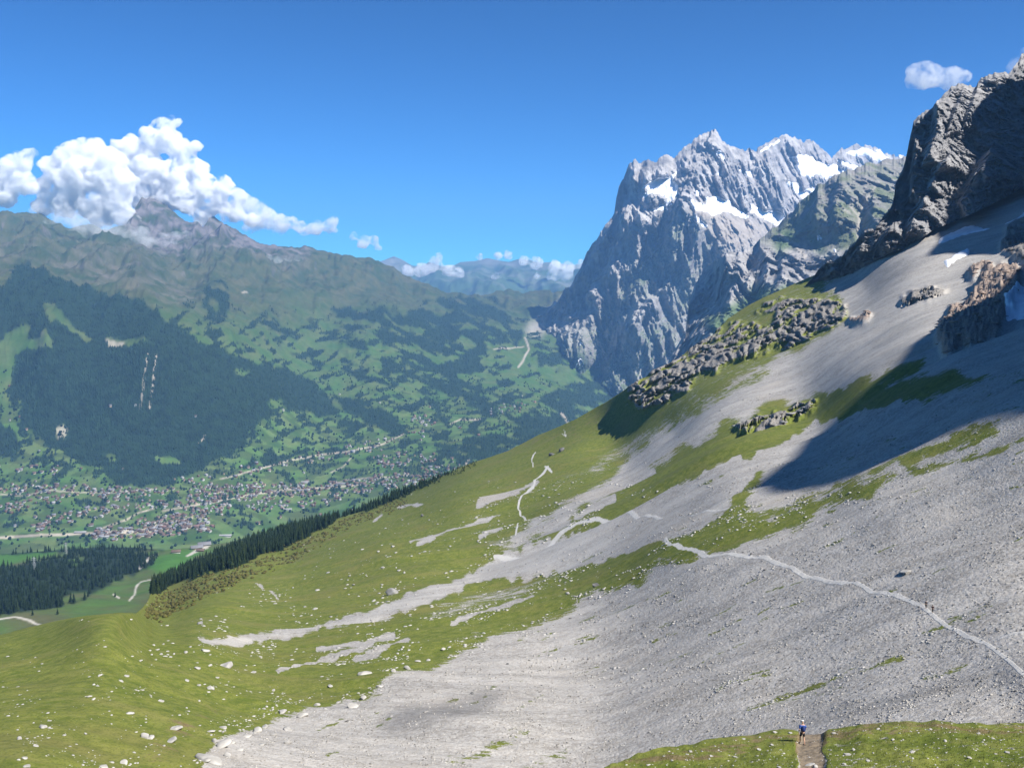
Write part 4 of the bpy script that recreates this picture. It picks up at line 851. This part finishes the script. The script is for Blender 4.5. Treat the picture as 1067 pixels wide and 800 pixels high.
# loose stones, past counting
sc = (1-np.clip(m_gr, 0, 1))*(_vv > 400)*(1-m_path)*(_uu > 180)*(_uu < 1100)*(_vv < 830)
wgt = np.clip((_vv-380)/300, .15, 1)*np.clip(.5+1.3*fbm(np.stack([_uu/60-_vv/60, (_vv+_uu*.4)/16, _uu*0+7], -1), 4), .08, 2)
pq = scatter(np.clip(sc*wgt*.5, 0, 1), N1, 42000, r); Q = N1.at(pq[:, 0], pq[:, 1])
hs = (.13+.7*r.random(len(Q))**7)*np.clip(Q[:, 1]/330, .6, 1.9)
st_o = multi('scree_stones', rock_shape(50, 1), Q+np.array([0, 0, .04]), np.stack([hs*1.3, hs, hs*.9], -1), r.uniform(0, 6, len(Q)), M_STONE); tag(st_o, 'loose grey stones covering the scree', 'stones', kind='stuff')
gs = np.clip(m_gr, 0, 1)*np.clip(fbm(np.stack([_uu/70-_vv/50, (_vv+_uu*.35)/14, _uu*0+2], -1), 4)*1.3+.12, 0, 1)*(_vv > 500)*(_vv < 830)*(_uu > -60)*(1-.7*sstep(200, 120, _uu)*sstep(720, 660, _vv))
near_s = blur(sc.astype(np.float32), 9); gs = gs*(.12+near_s*2.2)
pq = scatter(gs, N1, 5200, r); Q = N1.at(pq[:, 0], pq[:, 1]); hs = (.28+.9*r.random(len(Q))**3)*np.clip(Q[:, 1]/300, .6, 2.4)
s2 = multi('meadow_stones', rock_shape(51, 1), Q, np.stack([hs*1.3, hs, hs*.7], -1), r.uniform(0, 6, len(Q)), M_BOULD); tag(s2, 'small pale stones sprinkled through the grass', 'stones', kind='stuff')
bm_ = poly([(640,795),(700,778),(830,762),(1067,748),(1067,810),(640,810)], soft=1)*(1-pth*.7)
pq = scatter(bm_, B1, 800, r); Q = B1.at(pq[:, 0], pq[:, 1]); hs = .05+.16*r.random(len(Q))**3
s3 = multi('meadow_stones', rock_shape(52, 1), Q, np.stack([hs*1.4, hs, hs*.7], -1), r.uniform(0, 6, len(Q)), M_BOULD); tag(s3, 'small pale stones in the grass of the near brow', 'stones', kind='stuff')
# grass tufts on the near brow
pq = scatter(bm_*(1-pth), B1, 6000, r); Q = B1.at(pq[:, 0], pq[:, 1])
M_TUFT = plain('tuft', (.13, .15, .03), .9, .4, .6)
tuft = np.array([(.05, 0, 0), (-.05, 0, 0), (.12, .05, .9), (0, .05, 0), (0, -.05, 0), (-.1, .0, 1.), (-.04, .04, 0), (.04, -.04, 0), (.0, -.14, .8)]); tf = np.array([(0, 1, 2), (3, 4, 5), (6, 7, 8)])
hs = r.uniform(.06, .2, len(Q)); tg = multi('grass', (tuft, tf), Q-np.array([0, 0, .02]), np.stack([hs*1.3, hs*1.3, hs], -1), r.uniform(0, 6, len(Q)), M_TUFT); tag(tg, 'short grass tufts on the near brow', 'grass', kind='stuff')

M_REDR = plain('reddish_rock', (.27, .205, .17), .9, .35, .3)
for msk, nn_, mt, nm_, lb_ in ((m_red, 420, M_REDR, 'rock_blocks', 'reddish broken blocks of the ledge beside the shadow'), (m_oc*(_vv > 300), 600, M_BOULD2, 'rock_blocks', 'grey broken blocks on the layered ledges')):
    pq = scatter((msk > .45).astype(float), N1, nn_, r); Q = N1.at(pq[:, 0], pq[:, 1]); hs = .8+3.4*r.random(len(Q))**2.5
    o_b = multi(nm_, rock_shape(60, 1), Q, np.stack([hs*1.7, hs, hs*.8], -1), r.normal(-.4, .5, len(Q)), mt); tag(o_b, lb_, 'rocks', kind='stuff')
# ================= village =================
def house_parts():
    L, W_, Hh, Rf = 1., .82, .48, .34; ov = .1
    V = [(-L/2, -W_/2, -.35), (L/2, -W_/2, -.35), (L/2, W_/2, -.35), (-L/2, W_/2, -.35), (-L/2, -W_/2, Hh), (L/2, -W_/2, Hh), (L/2, W_/2, Hh), (-L/2, W_/2, Hh), (-L/2, 0, Hh+Rf), (L/2, 0, Hh+Rf)]
    wall = (np.array(V), [(0, 1, 5, 4), (2, 3, 7, 6), (1, 2, 6, 5), (3, 0, 4, 7), (5, 6, 9, 9), (7, 4, 8, 8)])
    wf = [(0, 1, 5), (0, 5, 4), (2, 3, 7), (2, 7, 6), (1, 2, 6), (1, 6, 5), (3, 0, 4), (3, 4, 7), (5, 6, 9), (7, 4, 8)]
    x = L/2+ov; y = W_/2+ov; z = Hh-ov*Rf/(W_/2); t = .05
    R = []
    for dz in (0, t): R += [(-x, -y, z+dz), (x, -y, z+dz), (x, 0, Hh+Rf+dz), (-x, 0, Hh+Rf+dz), (-x, y, z+dz), (x, y, z+dz)]
    q = [(0, 1, 2, 3), (3, 2, 5, 4), (6, 9, 8, 7), (9, 10, 11, 8), (0, 6, 7, 1), (4, 5, 11, 10), (0, 3, 9, 6), (3, 4, 10, 9), (1, 7, 8, 2), (2, 8, 11, 5)]
    rf = [t for a, b, c, d in q for t in ((a, b, c), (a, c, d))]
    return (np.array(V), np.array(wf)), (np.array(R)+np.array([0, 0, .004]), np.array(rf))
HW, HR = house_parts()
wmats = [plain('timber_wall', (.16, .09, .05), .8, .1), plain('white_wall', (.46, .44, .41), .8, .05), plain('grey_wall', (.38, .36, .33), .8, .05), plain('tan_wall', (.42, .32, .22), .8, .05)]
rmats = [plain('brown_roof', (.125, .09, .07), .8, .15), plain('red_roof', (.19, .12, .10), .8, .15), plain('grey_roof', (.17, .17, .18), .7, .1), plain('pale_roof', (.30, .295, .29), .7, .1)]
hw = [mesh_only('wall', *HW, m) for m in wmats]; hr = [mesh_only('roof', *HR, m) for m in rmats]
wn_ = ['timber', 'white', 'grey', 'tan']; rn_ = ['brown', 'red', 'grey', 'pale']
vm = np.zeros((NH, NW), np.float32)
for P, w, d in [([(0,512),(60,509),(100,512),(160,512),(200,508),(250,512)], 7, .8), ([(200,522),(260,513),(310,510),(350,508),(400,503),(440,497),(470,489)], 13, 1), ([(300,482),(340,474),(380,468),(400,462),(440,452)], 8, .6), ([(395,480),(440,481),(470,486)], 12, .8), ([(-10,535),(20,527),(60,518)], 6, .8),
   ([(40,548),(80,536),(110,533),(150,528)], 6, .7), ([(100,557),(160,553),(215,549)], 8, .9), ([(140,548),(200,538),(235,530)], 8, .8), ([(433,437),(450,440)], 7, .9), ([(515,430),(540,424)], 10, .9), ([(180,500),(230,495),(270,487),(300,482)], 6, .5), ([(0,490),(60,492)], 6, .3),
   ([(350,520),(300,524),(260,530)], 6, .6), ([(100,512),(150,520),(190,528)], 10, .4)]:
    t_ = stroke(P, w, 4, 2); vm = np.maximum(vm, t_*d)
vm += ((_vv > 395) & (_vv < 560) & (_uu < 560)).astype(np.float32)*.010
vm *= (1-np.clip(wm*1.5, 0, 1))*(_vv < 566)*(_vv > 395)*(_uu > -20)*(_uu < 575)
pH = scatter(vm, V1, 1250, r)
# keep them apart
cellk = {}; keep = []
for i, (u, v) in enumerate(pH):
    kk = (int(u/2.6), int(v/1.7))
    if kk in cellk: continue
    cellk[kk] = 1; keep.append(i)
pH = pH[keep]; PHs = V1.at(pH[:, 0], pH[:, 1]); nH = len(pH)
wk = r.choice(4, nH, p=[.38, .30, .14, .18]); rk_ = r.choice(4, nH, p=[.54, .10, .26, .10]); sH = r.uniform(9, 17, nH); rz = r.choice([0, math.pi/2], nH)+r.normal(0, .3, nH)
big = ((pH[:, 1] > 545) | (r.random(nH) < .04)); sH = np.where(big, sH*1.35, sH)
order = np.argsort(-sH/PHs[:, 1])
for i in order[:300]:
    t = empty('chalet', PHs[i], '%s chalet with %s roof in the valley village' % (wn_[wk[i]], rn_[rk_[i]]), 'chalet', 'chalets of the valley village', float(rz[i]))
    sc3 = (sH[i], sH[i], min(sH[i], 13)); child('wall', hw[wk[i]], t, scale=sc3); child('roof', hr[rk_[i]], t, scale=sc3)
rest = order[300:]
for nm, base, mats, kk in (('village_walls', HW, wmats, wk), ('village_roofs', HR, rmats, rk_)):
    ob = None; Vs = []; Fs = []; Mi = []; off = 0
    for c in range(4):
        sel = rest[kk[rest] == c]
        V, Fc = base; cs, sn = np.cos(rz[sel]), np.sin(rz[sel]); X = V[None]*sH[sel][:, None, None]
        Pq = np.stack([X[..., 0]*cs[:, None]-X[..., 1]*sn[:, None], X[..., 0]*sn[:, None]+X[..., 1]*cs[:, None], X[..., 2]], -1)+PHs[sel][:, None]
        Vs.append(Pq.reshape(-1, 3)); Fs.append((Fc[None]+(np.arange(len(sel))*len(V))[:, None, None]).reshape(-1, 3)+off); off += len(sel)*len(V); Mi.append(np.full(len(sel)*len(Fc), c))
    ob = raw_mesh('village', np.concatenate(Vs), np.concatenate(Fs), mats[0], smooth=False)
    for m in mats[1:]: ob.data.materials.append(m)
    ob.data.polygons.foreach_set('material_index', np.concatenate(Mi).astype(np.int32))
    if kk is wk: vroot = ob; tag(ob, 'remaining small chalets spread over the valley floor', 'village', kind='stuff')
    else: ob.parent = vroot; ob.name = 'roofs'
for (u, v, s, wi, ri, ry, lb) in [(183.5,576,15,1,0,.3,'white farmhouse alone on the bright green terrace meadow'),(205,572,20,3,2,.5,'long grey roofed barn at the edge of the spruce wood'),(213,569,22,2,2,.4,'largest grey barn at the edge of the spruce wood'),(209,574,13,0,0,.1,'small brown hut below the grey barns')]:
    P = L1.at(np.array([u]), np.array([float(v)]))[0]; t = empty('farmhouse', P, lb, 'farmhouse', None, ry); child('wall', hw[wi], t, scale=(s*1.4, s, s*.7)); child('roof', hr[ri], t, scale=(s*1.4, s, s*.7))
# long pale sheds by the station
def shed(u, v, L, W_, H_, lb, wi=1, ri=3, rz_=.1):
    P = V1.at(np.array([u]), np.array([float(v)]))[0]; t = empty('hall', P, lb, 'hall', None, rz_); child('wall', hw[wi], t, scale=(L, W_, H_)); child('roof', hr[ri], t, scale=(L, W_, H_*.8))
shed(107, 560, 50, 20, 14, 'white roofed long hall beside the river at the valley bottom'); shed(84, 555, 44, 18, 11, 'pale hall left of the longest hall by the river', 2, 3)
shed(235, 558.5, 48, 20, 12, 'bright white hall just above the spruce wood'); shed(176, 558, 50, 16, 10, 'tan roofed terrace of the valley station', 3, 1); shed(318, 503, 36, 18, 14, 'large white hotel in the village centre', 1, 3); shed(355, 505, 44, 18, 14, 'long grey roofed hall beside the village centre', 2, 2); shed(300, 531, 34, 16, 12, 'white hall on the lower edge of the village', 1, 3)
# ---- lattice pylons on the wooded terrace ----
M_STEEL = plain('steel', (.42, .44, .46), .5, .05)
def tube(P, Q, r0, seg=4):
    P = np.array(P, float); Q = np.array(Q, float); d = Q-P; d /= np.linalg.norm(d); a = np.cross(d, [0, .3, 1.]); a /= np.linalg.norm(a); b = np.cross(d, a)
    V = [X+r0*(a*math.cos(t)+b*math.sin(t)) for X in (P, Q) for t in np.arange(seg)*2*math.pi/seg]
    return V, [(j, (j+1) % seg, seg+(j+1) % seg, seg+j) for j in range(seg)]
def bars(name, segs, mat, parent):
    V = []; Fc = []
    for P, Q, r0 in segs:
        v, f = tube(P, Q, r0); Fc += [tuple(x+len(V) for x in q) for q in f]; V += v
    return raw_mesh(name, V, Fc, mat, smooth=False, parent=parent)
def pylon(u, v, h, lb):
    P = L1.at(np.array([u]), np.array([float(v)]))[0]; t = empty('pylon', P, lb, 'pylon'); w = h*.09; segs = []
    cor = [(-1, -1), (1, -1), (1, 1), (-1, 1)]; lv = np.linspace(0, 1, 8)
    for a, b in cor: segs.append(((a*w, b*w, -2), (a*w*.25, b*w*.25, h), .22))
    for k in range(7):
        for j in range(4):
            a, b = cor[j], cor[(j+1) % 4]; s0 = 1-.75*lv[k]; s1 = 1-.75*lv[k+1]
            segs.append(((a[0]*w*s0, a[1]*w*s0, h*lv[k]), (b[0]*w*s1, b[1]*w*s1, h*lv[k+1]), .12))
    bars('mast', segs, M_STEEL, t)
    for zz, wd in ((.80, .24), (.92, .17)):
        bars('crossarm', [((-h*wd, 0, h*zz), (h*wd, 0, h*zz), .2), ((-h*wd, 0, h*zz), (0, 0, h*(zz+.05)), .12), ((h*wd, 0, h*zz), (0, 0, h*(zz+.05)), .12)], M_STEEL, t)
pylon(69, 577, 34, 'grey lattice pylon rising over the dark wood, nearer the middle'); pylon(36, 594, 36, 'grey lattice pylon nearest the left edge of the picture')
# ================= people =================
M_SKIN = plain('skin', (.50, .31, .22), .6, .05, 8)
def skinned(name, verts, edges, mat, parent, sub=1, root=0):
    me = bpy.data.meshes.new(name); me.from_pydata([v[:3] for v in verts], edges, []); me.materials.append(mat)
    o = bpy.data.objects.new(name, me); COL.objects.link(o); o.parent = parent
    m = o.modifiers.new('skin', 'SKIN'); m.use_smooth_shade = True; sv = me.skin_vertices[0].data
    for i, v in enumerate(verts): sv[i].radius = (v[3], v[4] if len(v) > 4 else v[3])
    sv[root].use_root = True
    s = o.modifiers.new('sub', 'SUBSURF'); s.levels = sub; s.render_levels = sub
    return o
def person(loc, rz, lb, shirt, legs, cap, pack, stride=.16, bent=.5, hair=None, long_legs=False, pole=False):
    t = empty('person', loc, lb, 'person', None, rz)
    # facing +y; left/right = x
    hipz = .92; L = {}
    fl, fr = stride, -stride
    V = [(0, 0, .95, .125, .10), (0, .01, 1.12, .12, .09), (0, .02, 1.32, .15, .10), (0, .02, 1.45, .08), (0, .03, 1.52, .055), (0, .045, 1.60, .075), (0, .05, 1.68, .075, .09), (0, .05, 1.74, .05)]
    E = [(i, i+1) for i in range(7)]
    def add(p, v): V.append(p); E.append((v, len(V)-1)); return len(V)-1
    for s, f in ((-1, fl), (1, fr)):
        a = add((s*.09, 0, .88, .085), 0); k = add((s*.10, f*.55+.06, .50, .055), a); c = add((s*.10, f*.8, .33, .052), k); an = add((s*.10, f-.02, .09, .035), c); add((s*.105, f+.13, .035, .035), an)
        sh = add((s*.19, .02, 1.40, .055), 3); el = add((s*.26, -.03+f*-.3, 1.14, .04), sh); wr_ = add((s*.24, .14-f*.5, 1.0, .028), el)
        pm = add((s*.235, .20-f*.5, .97, .026, .02), wr_)
        for q, (ang, ln) in enumerate(((-.9, .055), (-.3, .075), (0, .08), (.3, .075), (.6, .06))):
            m1 = add((s*.235+ang*.028, .20-f*.5+ln*.55, .965-(.0 if q else -.01), .009), pm); add((s*.235+ang*.034, .20-f*.5+ln*.85, .935, .008), m1)
    body = skinned('body', V, E, M_SKIN, t)
    SV = [(0, .0, 1.0, .17, .14), (0, .01, 1.12, .165, .135), (0, .02, 1.32, .19, .14), (0, .02, 1.44, .12, .10)]; SE = [(0, 1), (1, 2), (2, 3)]
    for s, f in ((-1, fl), (1, fr)):
        b = len(SV); SV += [(s*.19, .02, 1.41, .085), (s*.245, -.02-f*.2, 1.2, .07)]; SE += [(3, b), (b, b+1)]
        if long_legs: SV += [(s*.26, -.03-f*.3, 1.14, .055), (s*.24, .12-f*.45, 1.01, .042)]; SE += [(b+1, b+2), (b+2, b+3)]
    skinned('shirt', SV, SE, shirt, t)
    TV = [(0, 0, .97, .15, .12)]; TE = []
    for s, f in ((-1, fl), (1, fr)):
        b = len(TV); TV += [(s*.09, 0, .86, .105), (s*.10, f*.45+.05, .58, .08)]; TE += [(0, b), (b, b+1)]
        if long_legs: TV += [(s*.10, f*.8, .33, .068), (s*.10, f-.02, .13, .055)]; TE += [(b+1, b+2), (b+2, b+3)]
    skinned('trousers' if long_legs else 'shorts', TV, TE, legs, t)
    for s, f in ((-1, fl), (1, fr)):
        skinned('shoe', [(s*.10, f-.05, .07, .05), (s*.105, f+.14, .04, .045, .035)], [(0, 1)], M_BOOT, t)
    if cap:
        skinned('cap', [(0, .05, 1.69, .105, .115), (0, .05, 1.77, .07, .075), (0, .17, 1.70, .06, .012)], [(0, 1), (0, 2)], cap, t)
    if hair: skinned('hair', [(0, .03, 1.70, .09), (0, -.02, 1.64, .07), (0, -.03, 1.56, .045)], [(0, 1), (1, 2)], hair, t)
    for s in (-1, 1):
        ICOV, ICOF = ICO1_, ICO1f
    if pack:
        skinned('backpack', [(0, -.17, 1.02, .14, .085), (0, -.20, 1.2, .165, .11), (0, -.17, 1.40, .13, .08), (0, -.13, 1.47, .08, .04)], [(0, 1), (1, 2), (2, 3)], pack, t)
    return t
M_BOOT = plain('boot', (.06, .05, .045), .8, .1, 5)
c_ = lambda n, col: plain(n, col, .9, .12, 6)
M_NAVY, M_BLK, M_WHITE, M_BLUE, M_RED, M_DK = c_('navy_cloth', (.025, .045, .16)), c_('black_cloth', (.02, .02, .024)), c_('white_cloth', (.8, .8, .8)), c_('blue_cloth', (.04, .09, .30)), c_('dark_red_cloth', (.05, .02, .025)), c_('dark_cloth', (.03, .032, .04))
hp = B1.at(np.array([836.]), np.array([770.]))[0]
person(hp+np.array([0, 0, .0]), .1, 'hiker seen from behind in white cap, navy backpack and dark shorts', M_BLUE, M_BLK, M_WHITE, M_NAVY, .17)
for (u, v, rz_, lb, sh, lg, cp, pk) in [(964.5, 637.5, 2.6, 'slightly farther of two hikers on the scree trail, in a dark jacket', M_DK, M_BLK, None, M_BLK), (971.5, 641, 2.5, 'slightly nearer of two hikers on the scree trail, in a dark red top', M_RED, M_BLK, M_DK, None)]:
    person(N1.at(np.array([u]), np.array([v]))[0], rz_, lb, sh, lg, cp, pk, .14, hair=M_BLK if cp is None else None, long_legs=True)
# ================= clouds =================
def ico_sphere(n):
    import bmesh
    bm = bmesh.new(); bmesh.ops.create_icosphere(bm, subdivisions=n, radius=1); bm.verts.ensure_lookup_table()
    V = np.array([v.co[:] for v in bm.verts]); Fc = np.array([[v.index for v in f.verts] for f in bm.faces]); bm.free(); return V, Fc
ICO2, ICO3 = ico_sphere(2), ico_sphere(3)
def cloud_mat(name, dens, size=170., lo=.34, hi=.6, step=.12):
    m = bpy.data.materials.new(name); m.use_nodes = True; t = m.node_tree; t.nodes.clear()
    o = t.nodes.new('ShaderNodeOutputMaterial'); v = t.nodes.new('ShaderNodeVolumeScatter'); v.inputs['Color'].default_value = (1, 1, 1, 1)
    tc = t.nodes.new('ShaderNodeTexCoord'); ns = t.nodes.new('ShaderNodeTexNoise'); ns.inputs['Scale'].default_value = 1/size; ns.inputs['Detail'].default_value = 5; ns.inputs['Roughness'].default_value = .62; ns.inputs['Distortion'].default_value = .4
    t.links.new(tc.outputs['Object'], ns.inputs['Vector'])
    mr = t.nodes.new('ShaderNodeMapRange'); mr.interpolation_type = 'SMOOTHSTEP'; mr.inputs['From Min'].default_value = lo; mr.inputs['From Max'].default_value = hi; mr.inputs['To Max'].default_value = dens
    t.links.new(ns.outputs['Fac'], mr.inputs['Value']); t.links.new(mr.outputs[0], v.inputs['Density']); m.cycles.volume_step_rate = step
    v.inputs['Anisotropy'].default_value = .0; t.links.new(v.outputs[0], o.inputs['Volume']); return m
M_CL, M_CL2, M_CL3 = cloud_mat('cloud', .03, 130., .40, .56, .08), cloud_mat('thin_cloud', .015, 130., .38, .62), cloud_mat('veil', .008, 150., .40, .68)
def cloud(name, puffs, D, mat, label, seed, voxel=20, disp=.35, lumps=12, group=None, flat=.8):
    """puffs: (u, v, radius px, depth offset in radii)"""
    r = np.random.default_rng(seed); Vs = []; Fs = []; off = 0; V0_, F0_ = ICO2
    for (u, v, R, dd) in puffs:
        Rm = R*D/1000; C = ray(u, v)*(D+dd*Rm)
        cs = [(C, Rm*.95)]
        for k in range(lumps):
            d = r.normal(size=3); d /= np.linalg.norm(d); cs.append((C+d*Rm*.8*np.array([1, 1, flat]), Rm*r.uniform(.3, .52)))
            for q in range(3):
                e = r.normal(size=3); e /= np.linalg.norm(e); cs.append((cs[-1-q][0]+e*Rm*.33, Rm*r.uniform(.12, .22)))
        for c, R2 in cs:
            Vs.append(c+V0_*R2); Fs.append(F0_+off); off += len(V0_)
    C0 = np.concatenate(Vs); ctr = C0.mean(0)
    o = raw_mesh(name, C0-ctr, np.concatenate(Fs), mat, smooth=True); o.location = ctr
    m = o.modifiers.new('merge', 'REMESH'); m.mode = 'VOXEL'; m.voxel_size = voxel; m.use_smooth_shade = True
    for sc, st in ((7, 2.8), (2.8, 2.2)):
        tx = bpy.data.textures.new('lumps', 'CLOUDS'); tx.noise_scale = voxel*sc; tx.noise_depth = 3
        d = o.modifiers.new('lumps', 'DISPLACE'); d.texture = tx; d.strength = voxel*st; d.mid_level = .5; d.texture_coords = 'LOCAL'
    return tag(o, label, 'cloud', group)
cloud('cloud', [(50,195,14,0),(60,178,18,0),(75,160,15,0),(95,158,15,0),(80,185,24,0),(105,185,22,0),(70,210,17,0),(95,212,18,0),(120,210,16,0),(115,170,18,0),(125,190,18,0),(130,225,12,0),(105,228,12,0),(45,215,10,0),(140,234,8,0),(140,160,21,3.44),(160,147,16,4.51),(169,130,10,7.22),(181,127,7,10.31),(176,145,14,5.15),(190,158,14,5.15),(203,152,7,10.31),(155,180,24,3.01),(185,182,20,3.61),(205,178,13,5.55),(215,195,15,4.81),(235,195,12,6.01),(195,205,20,3.61),(170,205,20,3.61),(225,212,14,5.15),(250,205,8,9.02),(150,205,18,4.01),(245,222,11,6.56),(210,225,12,6.01),(262,230,9,8.02)], 9700, M_CL, 'big white cumulus towering over the rocky peaks', 2)
cloud('cloud', [(-30,180,22,0),(-5,190,18,0),(10,178,14,0),(20,168,12,0),(30,162,8,0),(22,190,14,0),(5,205,14,0),(-40,200,20,0)], 9500, M_CL, 'white cumulus cut by the left edge of the picture', 4)
cloud('cloud', [(250,208,12,0),(262,218,13,0),(278,228,13,0),(292,234,11,0),(304,232,8,0),(312,236,7,0),(240,222,11,0),(262,236,8,0)], 11500, M_CL2, 'low ragged cloud trailing off behind the pointed ridge', 5)
cloud('cloud', [(318,240,6,0),(330,238,8,0),(343,236,8,0),(348,230,5,0)], 11800, M_CL2, 'small grey cloud puff above the long ridge', 6, voxel=22)
cloud('cloud', [(368,246,5,0),(380,252,7,0),(390,250,6,0),(394,258,4,0)], 11800, M_CL2, 'smallest grey cloud puff, above the saddle of the ridge', 7, voxel=22)
cloud('cloud', [(40,216,9,0),(55,224,11,0),(75,230,12,0),(95,236,13,0),(115,240,12,0),(135,246,11,0),(150,248,11,0),(168,250,9,0),(182,248,8,0),(195,245,6,0),(125,228,12,0)], 8900, M_CL3, 'thin mist patch lying on the slope below the big cloud', 8, voxel=20)
cloud('cloud', [(280,268,4,0),(290,270,4.5,0),(300,270,4.5,0),(310,269,4,0)], 9300, M_CL3, 'long thin wisp hanging before the rocky ridge', 9, voxel=16)
cloud('cloud', [(425,282,7,0),(440,281,8,0),(452,276,8,0),(457,268,5,0),(468,282,7,0),(478,284,6,0)], 15000, M_CL2, 'white cloud rising from the gap at the far pass', 10, voxel=28)
cloud('cloud', [(500,268,4,0),(518,267,5,0),(530,266,5,0),(545,272,6,0),(560,274,7,0),(578,278,7,0),(592,280,8,0),(575,288,6,0),(590,288,7,0),(560,288,4,0),(606,276,6,0)], 19500, M_CL2, 'cloud bank along the far blue ranges', 11, voxel=34)
cloud('cloud', [(516,287,4,0),(519,288,4,0)], 17500, M_CL3, 'tiny pale puff before the far blue ranges', 12, voxel=22)
cloud('cloud', [(952,74,9,0),(965,74,11,0),(975,80,12,0),(984,86,9,0),(962,84,10,0),(992,76,8,0),(1006,80,7,0),(950,84,7,0),(992,90,8,0)], 2600, cloud_mat('small_cloud', .03, 34., .36, .62), 'single white cloud above the rock wall', 13, voxel=7)
cloud('cloud', [(1062,66,9,0),(1072,60,11,0),(1085,66,12,0)], 2600, M_CL2, 'white cloud scrap behind the wall crest at the edge', 14, voxel=8)
# ================= sky, sun, haze, camera =================
w = bpy.data.worlds.new('World'); scene.world = w; w.use_nodes = True
nt = w.node_tree; bg = nt.nodes['Background']
sk = nt.nodes.new('ShaderNodeTexSky'); sk.sky_type = 'NISHITA'; sk.sun_disc = False
sk.sun_elevation = SUN_EL; sk.sun_rotation = math.atan2(SUN[0], SUN[1])
sk.altitude = 2100; sk.air_density = .8; sk.dust_density = .35; sk.ozone_density = 4.0
mx = nt.nodes.new('ShaderNodeMix'); mx.data_type = 'RGBA'; mx.blend_type = 'MULTIPLY'; mx.inputs[0].default_value = 1; mx.inputs[7].default_value = (.11, .11, .11, 1)
nt.links.new(sk.outputs[0], mx.inputs[6]); gm = nt.nodes.new('ShaderNodeGamma'); gm.inputs[1].default_value = 1.5; nt.links.new(mx.outputs[2], gm.inputs[0])
m2 = nt.nodes.new('ShaderNodeMix'); m2.data_type = 'RGBA'; m2.blend_type = 'MULTIPLY'; m2.inputs[0].default_value = 1; m2.inputs[7].default_value = (3.5, 11.2, 13.6, 1)
nt.links.new(gm.outputs[0], m2.inputs[6]); nt.links.new(m2.outputs[2], bg.inputs[0]); bg.inputs[1].default_value = .062
sl = bpy.data.lights.new('sun', 'SUN'); sl.energy = 5.0; sl.angle = math.radians(.5); sl.color = (1, .965, .91)
so_ = bpy.data.objects.new('sun', sl); COL.objects.link(so_)
from mathutils import Vector
so_.rotation_euler = Vector(-SUN).to_track_quat('-Z', 'Y').to_euler()
cam = bpy.data.cameras.new('camera'); co = bpy.data.objects.new('camera', cam); COL.objects.link(co)
cam.sensor_width = 36; cam.lens = 36*F/1067; cam.clip_start = .5; cam.clip_end = 120000
co.rotation_euler = (math.pi/2-PIT, 0, 0); scene.camera = co
# air
def box(name, a, b, mat):
    V = [(x, y, z) for x in (a[0], b[0]) for y in (a[1], b[1]) for z in (a[2], b[2])]
    Fc = [(0, 1, 3, 2), (4, 6, 7, 5), (0, 4, 5, 1), (2, 3, 7, 6), (0, 2, 6, 4), (1, 5, 7, 3)]
    return raw_mesh(name, V, Fc, mat, smooth=False)
hm = bpy.data.materials.new('haze'); hm.use_nodes = True; t = hm.node_tree; t.nodes.clear()
ho = t.nodes.new('ShaderNodeOutputMaterial'); pv = t.nodes.new('ShaderNodeVolumePrincipled'); t.links.new(pv.outputs[0], ho.inputs['Volume'])
pv.inputs['Color'].default_value = (.24, .52, 1.0, 1); pv.inputs['Density'].default_value = HAZE; pv.inputs['Anisotropy'].default_value = 0.0
hz = box('haze', (-26000, -3000, -2600), (26000, 33000, 2300), hm); hz['kind'] = 'stuff'
scene.view_settings.view_transform = 'Standard'; scene.view_settings.look = 'None'; scene.view_settings.exposure = EXPO; scene.view_settings.gamma = 1
scene.cycles.use_denoising = True
scene.cycles.max_bounces = 16; scene.cycles.diffuse_bounces = 1; scene.cycles.glossy_bounces = 1; scene.cycles.volume_bounces = VB
scene.cycles.transparent_max_bounces = 8
